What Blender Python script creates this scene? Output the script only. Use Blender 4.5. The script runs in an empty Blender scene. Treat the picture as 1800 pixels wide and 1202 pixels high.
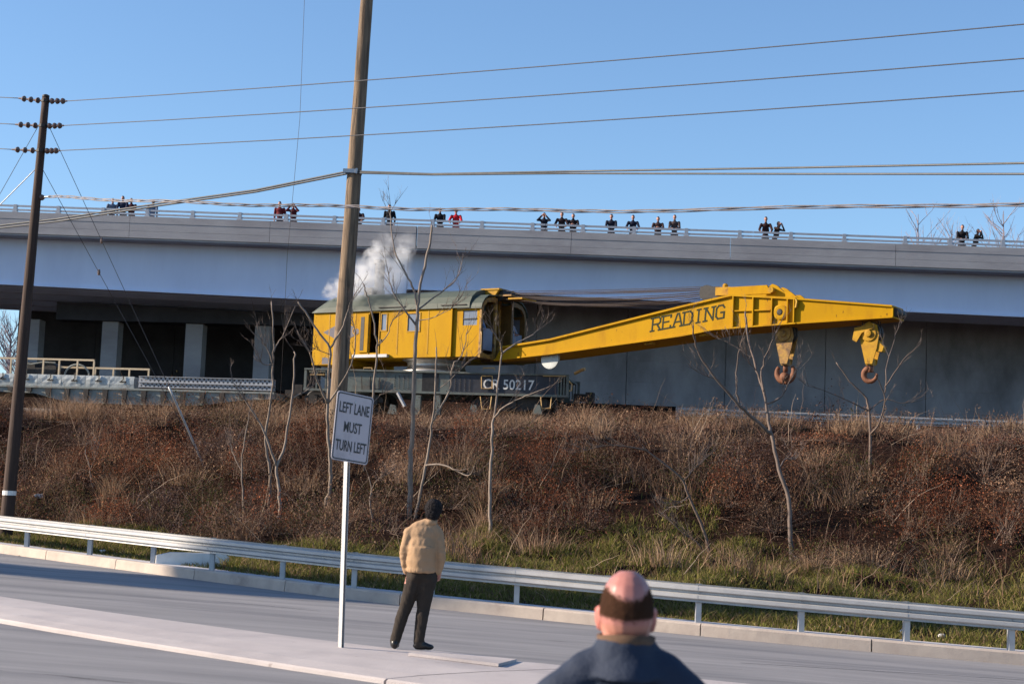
import bpy, math, random
import numpy as np
from mathutils import Vector, Matrix, noise
random.seed(7); RNG = np.random.default_rng(11)
SC = bpy.context.scene; COL = SC.collection
PI = math.pi; R = math.radians

# ------------------------------------------------------------------ camera
F_PX, CX, CY = 3100.0, 900.0, 601.0          # focal length and centre in photograph pixels
PITCH = math.atan(320 / F_PX); ROLL = R(2.3); EYE = Vector((0, 0, 1.7))
_F = Vector((0, math.cos(PITCH), math.sin(PITCH))); _R0 = Vector((1, 0, 0)); _U0 = _R0.cross(_F)
_U = _U0 * math.cos(ROLL) - _R0 * math.sin(ROLL); _R = _R0 * math.cos(ROLL) + _U0 * math.sin(ROLL)
cd = bpy.data.cameras.new('camera'); cam = bpy.data.objects.new('camera', cd); COL.objects.link(cam)
m = Matrix.Identity(4)
for i in range(3): m[i][0], m[i][1], m[i][2], m[i][3] = _R[i], _U[i], -_F[i], EYE[i]
cam.matrix_world = m
cd.sensor_width = 36; cd.lens = 36 * F_PX / 1800; cd.clip_start = .1; cd.clip_end = 9000
cd.dof.use_dof = True; cd.dof.focus_distance = 48; cd.dof.aperture_fstop = 5.6
SC.camera = cam
# ------------------------------------------------------------------ sky, sun, exposure
SUN_EL, SUN_AZ = R(23), R(0)                  # low winter sun from the left
sd = Vector((-math.cos(SUN_AZ) * math.cos(SUN_EL), math.sin(SUN_AZ) * math.cos(SUN_EL), math.sin(SUN_EL)))
W = bpy.data.worlds.new('World'); SC.world = W; W.use_nodes = True
wn = W.node_tree; bg = wn.nodes['Background']
sk = wn.nodes.new('ShaderNodeTexSky'); sk.sky_type = 'NISHITA'; sk.sun_disc = False
sk.sun_elevation = SUN_EL; sk.sun_rotation = math.atan2(sd.x, sd.y) % (2 * PI)
sk.altitude = 100; sk.air_density = 1.0; sk.dust_density = .4; sk.ozone_density = 4.6
wn.links.new(sk.outputs[0], bg.inputs[0]); bg.inputs[1].default_value = .093
sl = bpy.data.lights.new('sun', 'SUN'); sun = bpy.data.objects.new('sun', sl); COL.objects.link(sun)
sl.energy = 4.6; sl.angle = R(.53); sl.color = (1, .85, .68)
sun.rotation_euler = sd.to_track_quat('Z', 'Y').to_euler(); sun.location = (-40, 10, 60)
SC.view_settings.view_transform = 'Standard'; SC.view_settings.look = 'None'
SC.view_settings.exposure = 1.08; SC.view_settings.gamma = 1
SC.render.engine = 'CYCLES'; SC.cycles.volume_step_rate = 1.0; SC.cycles.volume_max_steps = 256
try: SC.cycles.volume_bounces = 2
except Exception: pass

# ------------------------------------------------------------------ helpers
def at(px, py, y):
    d = _R * ((px - CX) / F_PX) + _U * (-(py - CY) / F_PX) + _F
    return EYE + d * (y / d.y)
def ray(px, py): return _R * ((px - CX) / F_PX) + _U * (-(py - CY) / F_PX) + _F
def zr(x): return -.04 * max(-40, min(40, x))
def on_road(px, py, h=0):
    d = ray(px, py); t = (h - EYE.z) / (d.z + .04 * d.x); return EYE + d * t
def on_vert(px, py, o, yaw):
    c, s = math.cos(yaw), math.sin(yaw); n = Vector((-s, c, 0)); d = ray(px, py)
    p = EYE + d * ((n.x * o[0] + n.y * o[1]) / n.dot(d))
    return ((p.x - o[0]) * c + (p.y - o[1]) * s, p.z)

class MB:
    def __init__(s): s.v = []; s.f = []
    def add(s, vs, fs):
        o = len(s.v); s.v += [tuple(v) for v in vs]; s.f += [tuple(i + o for i in f) for f in fs]; return s
    def box(s, x0, x1, y0, y1, z0, z1, M=None):
        p = [Vector((x, y, z)) for z in (z0, z1) for y in (y0, y1) for x in (x0, x1)]
        if M: p = [M @ q for q in p]
        return s.add(p, [(0, 2, 3, 1), (4, 5, 7, 6), (0, 1, 5, 4), (1, 3, 7, 5), (3, 2, 6, 7), (2, 0, 4, 6)])
    def prism(s, poly, y0, y1):            # poly of (x,z), extruded along y
        n = len(poly); v = [(x, y0, z) for x, z in poly] + [(x, y1, z) for x, z in poly]
        return s.add(v, [tuple(range(n)), tuple(range(2 * n - 1, n - 1, -1))] + [((i + 1) % n, i, i + n, (i + 1) % n + n) for i in range(n)])
    def ring(s, outer, inner, x0, x1):     # frames of (y,z), extruded along x
        n = len(outer); v = [(x, a, b) for x in (x0, x1) for P in (outer, inner) for a, b in P]; f = []
        for i in range(n):
            j = (i + 1) % n
            f += [(i, j, n + j, n + i), (2*n + i, 3*n + i, 3*n + j, 2*n + j), (i, 2*n + i, 2*n + j, j), (n + i, n + j, 3*n + j, 3*n + i)]
        return s.add(v, f)
    def tube(s, path, r, n=8, caps=True, rnd=False):
        P = [Vector(p) for p in path]; k = len(P)
        rs = list(r) if hasattr(r, '__len__') else [r] * k
        if rnd:                            # rounded ends
            a = (P[0] - P[1]).normalized(); b = (P[-1] - P[-2]).normalized()
            P = [P[0] + a * rs[0] * .95, P[0] + a * rs[0] * .7] + P + [P[-1] + b * rs[-1] * .7, P[-1] + b * rs[-1] * .95]
            rs = [rs[0] * .3, rs[0] * .72] + rs + [rs[-1] * .72, rs[-1] * .3]; k += 4
        t0 = (P[1] - P[0]).normalized(); u = t0.orthogonal().normalized(); vs = []
        for i in range(k):
            t = (P[min(i + 1, k - 1)] - P[max(i - 1, 0)]).normalized()
            u = (u - t * u.dot(t)); u = u.normalized() if u.length > 1e-6 else t.orthogonal().normalized(); w = t.cross(u)
            vs += [P[i] + (u * math.cos(2*PI*j/n) + w * math.sin(2*PI*j/n)) * rs[i] for j in range(n)]
        fs = [(i*n + j, i*n + (j+1) % n, (i+1)*n + (j+1) % n, (i+1)*n + j) for i in range(k-1) for j in range(n)]
        if caps: fs += [tuple(range(n - 1, -1, -1)), tuple((k-1)*n + j for j in range(n))]
        return s.add(vs, fs)
    def lathe(s, prof, n=20, M=None):      # prof of (r,z)
        M = M or Matrix.Identity(4); k = len(prof)
        vs = [M @ Vector((r * math.cos(2*PI*j/n), r * math.sin(2*PI*j/n), z)) for r, z in prof for j in range(n)]
        fs = [(i*n + j, i*n + (j+1) % n, (i+1)*n + (j+1) % n, (i+1)*n + j) for i in range(k-1) for j in range(n)]
        fs += [tuple(range(n - 1, -1, -1)), tuple((k-1)*n + j for j in range(n))]
        return s.add(vs, fs)
    def ell(s, c, rad, M=None, nu=14, nv=10):
        pr = [(math.sin(PI * i / nv), -math.cos(PI * i / nv)) for i in range(1, nv)]
        T = Matrix.Translation(c) @ (M or Matrix.Identity(4)) @ Matrix.Diagonal((*rad, 1))
        return s.lathe(pr, nu, T)
    def mesh(s, name, smooth=False):
        me = bpy.data.meshes.new(name); me.from_pydata(s.v, [], s.f); me.update()
        if smooth:
            for p in me.polygons: p.use_smooth = True
        return me
    def build(s, name, mat, parent=None, smooth=False, loc=None, rz=0):
        return link(name, s.mesh(name, smooth), mat, parent, loc, rz)

def link(name, me, mat, parent=None, loc=None, rz=0):
    o = bpy.data.objects.new(name, me); COL.objects.link(o)
    if mat is not None and not me.materials: me.materials.append(mat)
    o.parent = parent
    if loc is not None: o.location = loc
    if rz: o.rotation_euler.z = rz
    return o
def tag(o, label=None, cat=None, group=None, kind=None):
    if label: o['label'] = label
    if cat: o['category'] = cat
    if group: o['group'] = group
    if kind: o['kind'] = kind
    return o
def empty(name, loc=(0, 0, 0), rz=0):
    o = bpy.data.objects.new(name, None); COL.objects.link(o); o.location = loc; o.rotation_euler.z = rz
    o.empty_display_size = .2; return o

# ------------------------------------------------------------------ materials
def mat(name, c1, c2=None, scale=4, rough=.7, metal=0, bump=0, bscale=None, stretch=(1, 1, 1), spec=.4, c3=None, s3=1.5, t3=(.55, .7), detail=6, c4=None, s4=8, t4=(.66, .7)):
    M = bpy.data.materials.new(name); M.use_nodes = True; nt = M.node_tree; b = nt.nodes['Principled BSDF']; L = nt.links.new
    b.inputs['Roughness'].default_value = rough; b.inputs['Metallic'].default_value = metal
    b.inputs['Specular IOR Level'].default_value = spec
    b.inputs['Base Color'].default_value = (*c1, 1)
    if c2 or bump or c3:
        tc = nt.nodes.new('ShaderNodeTexCoord'); mp = nt.nodes.new('ShaderNodeMapping'); mp.inputs['Scale'].default_value = stretch
        L(tc.outputs['Object'], mp.inputs[0])
        def nz(sc, dt):
            n = nt.nodes.new('ShaderNodeTexNoise'); n.inputs['Scale'].default_value = sc; n.inputs['Detail'].default_value = dt
            n.inputs['Roughness'].default_value = .62; L(mp.outputs[0], n.inputs['Vector']); return n
        def ramp(src, a, b_, ca, cb):
            r = nt.nodes.new('ShaderNodeValToRGB'); r.color_ramp.elements[0].position = a; r.color_ramp.elements[1].position = b_
            r.color_ramp.elements[0].color = ca; r.color_ramp.elements[1].color = cb; L(src, r.inputs[0]); return r
        out = None
        if c2:
            out = ramp(nz(scale, detail).outputs['Fac'], .32, .68, (*c1, 1), (*c2, 1)).outputs[0]
        if c3:
            k = ramp(nz(s3, 8).outputs['Fac'], t3[0], t3[1], (0, 0, 0, 1), (1, 1, 1, 1))
            mx = nt.nodes.new('ShaderNodeMix'); mx.data_type = 'RGBA'; L(k.outputs[0], mx.inputs[0])
            if out: L(out, mx.inputs[6])
            else: mx.inputs[6].default_value = (*c1, 1)
            mx.inputs[7].default_value = (*c3, 1); out = mx.outputs[2]
        if c4:
            k = ramp(nz(s4, 9).outputs['Fac'], t4[0], t4[1], (0, 0, 0, 1), (1, 1, 1, 1))
            mx = nt.nodes.new('ShaderNodeMix'); mx.data_type = 'RGBA'; L(k.outputs[0], mx.inputs[0]); L(out, mx.inputs[6]); mx.inputs[7].default_value = (*c4, 1); out = mx.outputs[2]
        if out: L(out, b.inputs['Base Color'])
        if bump:
            bp = nt.nodes.new('ShaderNodeBump'); bp.inputs['Strength'].default_value = bump; bp.inputs['Distance'].default_value = .02
            L(nz(bscale or scale * 3, 6).outputs['Fac'], bp.inputs['Height']); L(bp.outputs[0], b.inputs['Normal'])
    return M
def veg_mat(name, trans=.25):
    M = bpy.data.materials.new(name); M.use_nodes = True; nt = M.node_tree; b = nt.nodes['Principled BSDF']; L = nt.links.new
    a = nt.nodes.new('ShaderNodeAttribute'); a.attribute_name = 'tint'
    b.inputs['Roughness'].default_value = .85; b.inputs['Specular IOR Level'].default_value = .08
    L(a.outputs['Color'], b.inputs['Base Color'])
    t = nt.nodes.new('ShaderNodeBsdfTranslucent'); L(a.outputs['Color'], t.inputs[0])
    mx = nt.nodes.new('ShaderNodeMixShader'); mx.inputs[0].default_value = trans
    L(b.outputs[0], mx.inputs[1]); L(t.outputs[0], mx.inputs[2]); L(mx.outputs[0], nt.nodes['Material Output'].inputs[0]); return M
M = {}
M['road'] = mat('road_concrete', (.175, .17, .175), (.27, .26, .26), .9, .85, bump=.3, bscale=60, stretch=(.22, 1.5, 1), c3=(.12, .12, .13), s3=.5, t3=(.52, .72), c4=(.085, .08, .08), s4=3.2, t4=(.67, .72))
M['kerb'] = mat('kerb_concrete', (.40, .33, .28), (.50, .42, .35), 2.5, .85, bump=.3, bscale=40, c3=(.27, .22, .19), s3=1.2, t3=(.55, .75))
M['pave'] = mat('pavement_concrete', (.42, .41, .42), (.52, .50, .50), 1.5, .85, bump=.2, bscale=50)
M['median'] = mat('median_concrete', (.40, .36, .35), (.47, .425, .41), 1.2, .85, bump=.3, bscale=45, c3=(.33, .30, .30), s3=.8, t3=(.5, .75), c4=(.27, .23, .22), s4=4, t4=(.66, .72))
M['paint'] = mat('worn_road_paint', (.36, .35, .36), (.24, .235, .24), 3, .8)
M['seam'] = mat('seam_sealant', (.07, .06, .06), (.12, .10, .09), 5, .9)
M['soil'] = mat('leaf_litter_soil', (.012, .007, .006), (.035, .02, .014), 6, 1, bump=1, bscale=14, c3=(.010, .006, .005), s3=1.1, spec=.02)
M['ballast'] = mat('ballast', (.10, .085, .075), (.19, .16, .14), 18, .95, bump=1, bscale=30)
M['galv'] = mat('galvanised_steel', (.41, .405, .40), (.48, .475, .47), 2, .5, .25, c3=(.33, .325, .325), s3=1.2, t3=(.5, .8))
M['galvpost'] = mat('galvanised_post', (.40, .40, .41), (.50, .50, .50), 4, .5, .6)
M['yellow'] = mat('crane_yellow', (.46, .25, .006), (.41, .215, .008), 1.3, .55, spec=.06, c3=(.27, .12, .014), s3=1.8, t3=(.52, .82), stretch=(1, 1, .3), c4=(.07, .03, .015), s4=9, t4=(.655, .70), bump=.15, bscale=3)
M['yellow2'] = mat('weathered_yellow', (.47, .26, .012), (.34, .175, .018), 5, .6, spec=.2, c3=(.16, .08, .03), s3=4, t3=(.55, .7))
M['rustshade'] = mat('rusty_shaded_yellow', (.42, .24, .03), (.24, .12, .04), 6, .6, c3=(.07, .035, .02), s3=5, t3=(.45, .65))  # rusty steelwork; also carries the painted shade of the near cab front
M['roofgreen'] = mat('roof_green', (.05, .066, .052), (.075, .09, .07), 1.5, .6, c3=(.07, .085, .07), s3=2.5)
M['framegrey'] = mat('car_frame_paint', (.12, .14, .125), (.165, .18, .16), 2.5, .6, c3=(.11, .095, .08), s3=3, t3=(.5, .72))
M['frameblack'] = mat('number_panel_paint', (.03, .032, .042), (.045, .048, .06), 3, .55)
M['dark'] = mat('dark_greasy_steel', (.02, .018, .017), (.045, .036, .03), 8, .6)
M['black'] = mat('black_iron', (.012, .011, .011), (.03, .027, .025), 9, .55)
M['cabin'] = mat('shade_dark_cab', (.10, .055, .012), (.16, .085, .02), 4, .6)  # cab shade put into the colour: dark linings and the whole far cab
M['cable'] = mat('wire_rope', (.03, .02, .018), (.06, .04, .034), 30, .6)
M['rust'] = mat('rusted_hook', (.12, .045, .022), (.20, .08, .04), 9, .75, bump=.3)
M['tan'] = mat('tan_paint', (.62, .40, .16), (.50, .31, .12), 6, .6)
M['cream'] = mat('cream_pipe', (.66, .52, .34), (.55, .42, .27), 6, .55)
M['silver'] = mat('silver_drum', (.5, .48, .46), (.38, .36, .34), 5, .38, .7)
M['glass'] = mat('window_pane', (.16, .19, .25), (.2, .23, .29), 2, .12, spec=.8)
M['white'] = mat('white_paint', (.80, .79, .76), (.72, .70, .66), 8, .6)
M['logo'] = mat('emblem_grey_blue', (.075, .07, .095), (.10, .09, .115), 5, .6)
M['letter'] = mat('boom_letter_green', (.022, .03, .02), (.05, .05, .025), 10, .7, spec=.1)
M['gond'] = mat('gondola_paint', (.20, .225, .205), (.27, .28, .26), 3, .65, c3=(.17, .11, .075), s3=2.2, t3=(.52, .7))
M['crate'] = mat('dented_sheet_metal', (.46, .48, .47), (.36, .385, .38), 3, .5, .3, bump=.8, bscale=2.5)
M['perf'] = mat('primed_steel', (.42, .43, .45), (.34, .345, .36), 5, .55, .2)
M['stencil'] = mat('faded_stencil', (.45, .30, .2), (.30, .22, .16), 14, .8)
M['girder'] = mat('girder_blue_paint', (.62, .695, .86), (.66, .735, .89), .7, .55, c3=(.56, .625, .78), s3=.5, t3=(.45, .8), stretch=(1, 1, .3))
M['conc'] = mat('parapet_concrete', (.335, .32, .325), (.40, .385, .385), 1.1, .85, bump=.25, bscale=20, stretch=(.5, 1, 1.4), c3=(.27, .25, .255), s3=.45, t3=(.48, .7))
M['wallc'] = mat('wall_concrete', (.30, .278, .28), (.38, .355, .355), .9, .85, bump=.3, bscale=12, stretch=(.7, 1, .35), c3=(.14, .128, .128), s3=.5, t3=(.45, .72))
M['wallk'] = mat('shade_dark_concrete', (.05, .05, .056), (.075, .074, .082), .9, .9, spec=.1)  # under-bridge shade put into the colour of cap beam and abutment
M['rail'] = mat('railing_aluminium', (.38, .39, .42), (.44, .45, .48), 4, .5, .4)
M['pole'] = mat('weathered_pole', (.13, .09, .06), (.26, .185, .12), 2.2, .9, bump=.9, bscale=5, stretch=(6, 6, .35), c3=(.06, .042, .03), s3=1.3, t3=(.5, .64))
M['poledark'] = mat('creosote_pole', (.03, .018, .014), (.07, .04, .028), 2.5, .85, bump=.6, bscale=5, stretch=(6, 6, .35))
M['wire'] = mat('power_wire', (.045, .045, .055), (.07, .07, .08), 20, .6)
M['phone'] = mat('cable_sheath', (.075, .08, .085), (.11, .11, .11), 6, .6)
M['twist'] = mat('twisted_cable', (.30, .27, .27), (.10, .09, .10), 3, .6)
M['insul'] = mat('brown_insulator', (.10, .06, .05), (.16, .11, .09), 8, .25)
M['sign'] = mat('sign_face', (.46, .42, .44), (.50, .46, .47), 3, .6, c3=(.38, .34, .35), s3=2, spec=.2)
M['signblack'] = mat('sign_black', (.03, .03, .032), (.045, .045, .045), 9, .55)
M['bark'] = mat('pale_bark', (.18, .138, .108), (.30, .24, .195), 5, .85, bump=.4, bscale=18, stretch=(3, 3, .6), c3=(.13, .095, .075), s3=3)
M['barkm'] = mat('grey_brown_bark', (.115, .085, .07), (.19, .145, .122), 5, .9, bump=.4, bscale=18)
M['barkd'] = mat('dark_bark', (.10, .07, .055), (.19, .14, .115), 5, .9, bump=.4, bscale=18)
M['fartwig'] = mat('far_twigs', (.24, .20, .22), (.3, .25, .27), 3, .9)
M['paper'] = mat('paper_litter', (.78, .76, .74), (.62, .6, .58), 6, .8)
M['skin'] = mat('skin', (.46, .21, .155), (.40, .17, .125), 6, .42, spec=.45)
M['skin2'] = mat('weathered_skin', (.40, .20, .15), (.34, .165, .12), 6, .6)
M['ear'] = mat('ear_skin', (.46, .15, .115), (.40, .125, .10), 8, .5)
M['needle'] = mat('evergreen', (.04, .07, .03), (.06, .09, .04), 3, .8)
def cloth(name, c, k=.75): return mat(name, c, tuple(v * k for v in c), 9, .9, bump=.25, bscale=120, spec=.15)
M['veg'] = veg_mat('vegetation')

# ------------------------------------------------------------------ the lie of the land
CURB = [(-60, 92), (-30, 62), (-20, 51.5), (-12.2, 43.5), (-8.1, 39.4), (-5.3, 36.7), (-3.1, 34.75), (-1.2, 33.75), (.2, 33.15), (2.7, 32.1), (4.7, 31.45), (9.05, 30.7), (20, 29.6), (60, 27)]
def interp(P, x):
    if x <= P[0][0]: return P[0][1]
    for (a, b), (c, d) in zip(P, P[1:]):
        if x <= c: return b + (d - b) * (x - a) / (c - a)
    return P[-1][1]
def smooth_poly(P, n=3):
    for _ in range(n):
        Q = [P[0]]
        for (a, b), (c, d) in zip(P, P[1:]): Q += [(a*.75 + c*.25, b*.75 + d*.25), (a*.25 + c*.75, b*.25 + d*.75)]
        P = Q + [P[-1]]
    return P
CURBS = smooth_poly(CURB, 3)
def yG(x): return interp(CURBS, x)
OX, OY, TY, CYAW = -2.8, 66.0, R(-10), R(-32)         # crane pivot, track bearing, boom bearing
def yT(x): return OY + math.tan(TY) * (max(-60, min(60, x)) - OX)
def ZTf(x):
    t = min(1, max(0, (x - 2) / 11)); return 4.85 + .10 * t * t * (3 - 2 * t)
PROF = [(0, 0), (.1, .02), (.25, .08), (.4, .20), (.5, .36), (.62, .64), (.74, .87), (.82, .95), (.92, .99), (1, 1)]
def zt(x, y, rough=True):
    g = yG(x) + 1.1
    if y <= g: return zr(x) - .06
    z0 = zr(x) + .17; c = yT(x) - 6.6; ZT = ZTf(x)
    if y < c:
        f = (y - g) / (c - g); z = z0 + (ZT - z0) * interp(PROF, f)
        if rough: z += (noise.noise(Vector((x * .35, y * .35, 3))) * .5 + noise.noise(Vector((x * 1.1, y * 1.1, 8))) * .26) * min(1, f * 5) * min(1, (1.03 - f) * 8)
        return z
    t = yT(x) + 2.5
    if y < t: return ZT
    b = 84
    return ZT + (7.6 - ZT) * min(1, max(0, (y - t) / max(4, b - t)))
def hit(px, py, y0=25, y1=90):
    d = ray(px, py); y = y0
    while y < y1:
        p = EYE + d * (y / d.y)
        if p.z < zt(p.x, p.y): return p
        y += .05
    return EYE + d * (y1 / d.y)
def axis(lo, hi, a, b, step, far):
    v = [lo + (hi - lo) * i / int((hi - lo) / step) for i in range(int((hi - lo) / step) + 1)]
    return sorted(set(far)) [:0] + [q for q in far if q < lo] + v + [q for q in far if q > hi]
xs = axis(-62, 62, 0, 0, 1.0, [-4000, -1500, -600, -300, -180, -120, -90, -75, 75, 90, 120, 180, 300, 600, 1500, 4000])
ys = axis(26, 96, 0, 0, .7, [-2000, -500, -100, -30, 0, 12, 20, 110, 140, 200, 320, 600, 1500, 5000])
g = MB(); nx = len(xs)
g.v = [(x, y, zt(x, y)) for y in ys for x in xs]
g.f = [(j*nx + i, j*nx + i + 1, (j+1)*nx + i + 1, (j+1)*nx + i) for j in range(len(ys) - 1) for i in range(nx - 1)]
tag(g.build('ground', M['soil'], smooth=True), kind='structure')

def strip(P, off0, off1, h, skirt=0):               # sheet along a line in plan, between two offsets (towards +y side)
    b = MB(); n = len(P); A = []; B = []
    for i, (x, y) in enumerate(P):
        a = Vector(P[max(0, i - 1)]); c = Vector(P[min(n - 1, i + 1)]); t = (c - a).normalized(); nn = Vector((-t.y, t.x))
        p, q = Vector((x, y)) + nn * off0, Vector((x, y)) + nn * off1
        A.append((p.x, p.y, zr(p.x) + h)); B.append((q.x, q.y, zr(q.x) + h))
    b.v = A + B; b.f = [(i, i + 1, n + i + 1, n + i) for i in range(n - 1)]
    return b
# road: one sheet from behind the camera to the kerb
rd = MB(); rx = [x for x, _ in CURBS]; nr = len(rx); rows = [0, .25, .5, .75, 1]
rd.v = [(x, -40 + (yG(x) + 40 + .05) * k, zr(x)) for k in rows for x in rx]
rd.f = [(j*nr + i, j*nr + i + 1, (j+1)*nr + i + 1, (j+1)*nr + i) for j in range(4) for i in range(nr - 1)]
tag(rd.build('road', M['road']), kind='structure')
def resample(P, step):
    out = [Vector(P[0])]; acc = 0; P = [Vector(p) for p in P]
    for a, b in zip(P, P[1:]):
        L = (b - a).length; t = step - acc
        while t <= L: out.append(a + (b - a) * (t / L)); t += step
        acc = (acc + L) % step
    return [(p.x, p.y) for p in out]
FINE = [p for p in resample(CURBS, .5) if -34 < p[0] < 34]
kerb = tag(empty('kerb'), kind='structure')
def sweep(P, prof, closed_ends=True):               # prof of (offset, height) swept along plan line P, following the road slope
    b = MB(); n = len(P); k = len(prof)
    for i, (x, y) in enumerate(P):
        a = Vector(P[max(0, i - 1)]); c = Vector(P[min(n - 1, i + 1)]); t = (c - a).normalized(); nn = Vector((-t.y, t.x))
        for o, h in prof:
            q = Vector((x, y)) + nn * o; b.v.append((q.x, q.y, zr(q.x) + h))
    b.f = [(i*k + j, i*k + j + 1, (i+1)*k + j + 1, (i+1)*k + j) for i in range(n - 1) for j in range(k - 1)]
    b.f += [(i*k + k - 1, i*k, (i+1)*k, (i+1)*k + k - 1) for i in range(n - 1)]
    if closed_ends: b.f += [tuple(range(k - 1, -1, -1)), tuple((n-1)*k + j for j in range(k))]
    return b
def shorten(seg, gap):
    a, b = Vector(seg[0]), Vector(seg[1]); c, d = Vector(seg[-1]), Vector(seg[-2]); s = list(seg)
    s[0] = tuple(a + (b - a).normalized() * gap); s[-1] = tuple(c + (d - c).normalized() * gap); return s
KP = 6                                               # 3 m kerb stones
for i in range(0, len(FINE) - KP, KP):
    seg = shorten(FINE[i:i + KP + 1], .009 + .006 * random.random()); dh = random.uniform(-.006, .006)
    sweep(seg, [(0, -.08), (.02, .19 + dh), (.05, .22 + dh), (.17, .225 + dh), (.17, -.08)]).build('kerb_stone', M['kerb'], kerb)
pv = tag(empty('pavement'), kind='structure')
for i in range(0, len(FINE) - KP, KP):
    sweep(shorten(FINE[i:i + KP + 1], .004), [(.175, .05), (.175, .215), (1.12 + .02 * random.random(), .212), (1.14, .05)]).build('slab', M['pave'], pv)

# median island: sloping near face, flat top
MN = [(-30, 44.6), (-14, 29.3), (-6.05, 21.76), (-4.43, 20.45), (-2.94, 19.34), (-1.62, 18.35), (.3, 17.2), (2.5, 16.3), (6, 15.6), (14, 15.0), (30, 14.5)]
MF = [(-30, 47.5), (-14, 31.5), (-6.82, 24.46), (-4.18, 22.62), (-1.86, 21.2), (-.9, 20.85), (.63, 20.55), (2.36, 20.1), (6, 19.4), (14, 18.8), (30, 18.2)]
MNs, MFs = smooth_poly(MN, 3), smooth_poly(MF, 3)
median = tag(empty('median'), kind='structure')
def med_slab(xa, xb, skew_a, skew_b, name='slab', h=.15, lip=.012):
    b = MB(); n = 9; C = 6; rows_ = []
    for i in range(n):
        k = i / (n - 1); row = []
        for j, (u, hh) in enumerate([(0, -.05), (.003, .035), (.012, .055), (.16, .095), (.45, .135), (1 - .01, h), (1.0, -.05)]):
            x = (xa + skew_a * u) * (1 - k) + (xb + skew_b * u) * k
            if i == 0: x += lip
            if i == n - 1: x -= lip
            yn, yf = interp(MNs, x), interp(MFs, x); y = yn + (yf - yn) * u
            row.append((x, y, zr(x) + hh))
        rows_.append(row)
    k = len(rows_[0]); b.v = [p for r_ in rows_ for p in r_]
    b.f = [(i*k + j, (i+1)*k + j, (i+1)*k + j + 1, i*k + j + 1) for i in range(n - 1) for j in range(k - 1)]
    b.f += [tuple(range(k)), tuple((n-1)*k + j for j in range(k - 1, -1, -1))]
    return b.build(name, M['median'], median)
edges = [(-30, 1), (-22, 1), (-15.5, 1), (-9.3, 1.0), (-1.15, 2.2), (4.6, 1.4), (11, 1), (18, 1), (26, 1)]
for (a, sa), (b_, sb) in zip(edges, edges[1:]): med_slab(a, b_, sa, sb)
# low raised plate cast into the island behind the joint
pl = MB(); c = [on_road(px, py, .15) for px, py in ((718, 1151), (876, 1170), (908, 1162), (760, 1147))]
pl.v = [(p.x, p.y, zr(p.x) + .145) for p in c] + [(p.x, p.y, zr(p.x) + .178) for p in c]
pl.f = [(0, 1, 5, 4), (1, 2, 6, 5), (2, 3, 7, 6), (3, 0, 4, 7), (4, 5, 6, 7)]
pl.build('raised_plate', M['median'], median)
sm = strip([tuple(on_road(px, py)[:2]) for px, py in ((1300, 1164), (1500, 1176), (1700, 1188), (1900, 1200))], -.03, .03, .006)
tag(sm.build('lane_line', M['paint']), kind='structure')
sm = strip([tuple(on_road(px, py)[:2]) for px, py in ((380, 1056), (470, 1064), (560, 1073))], -.03, .03, .006)
tag(sm.build('lane_line', M['paint']), kind='structure')

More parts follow.
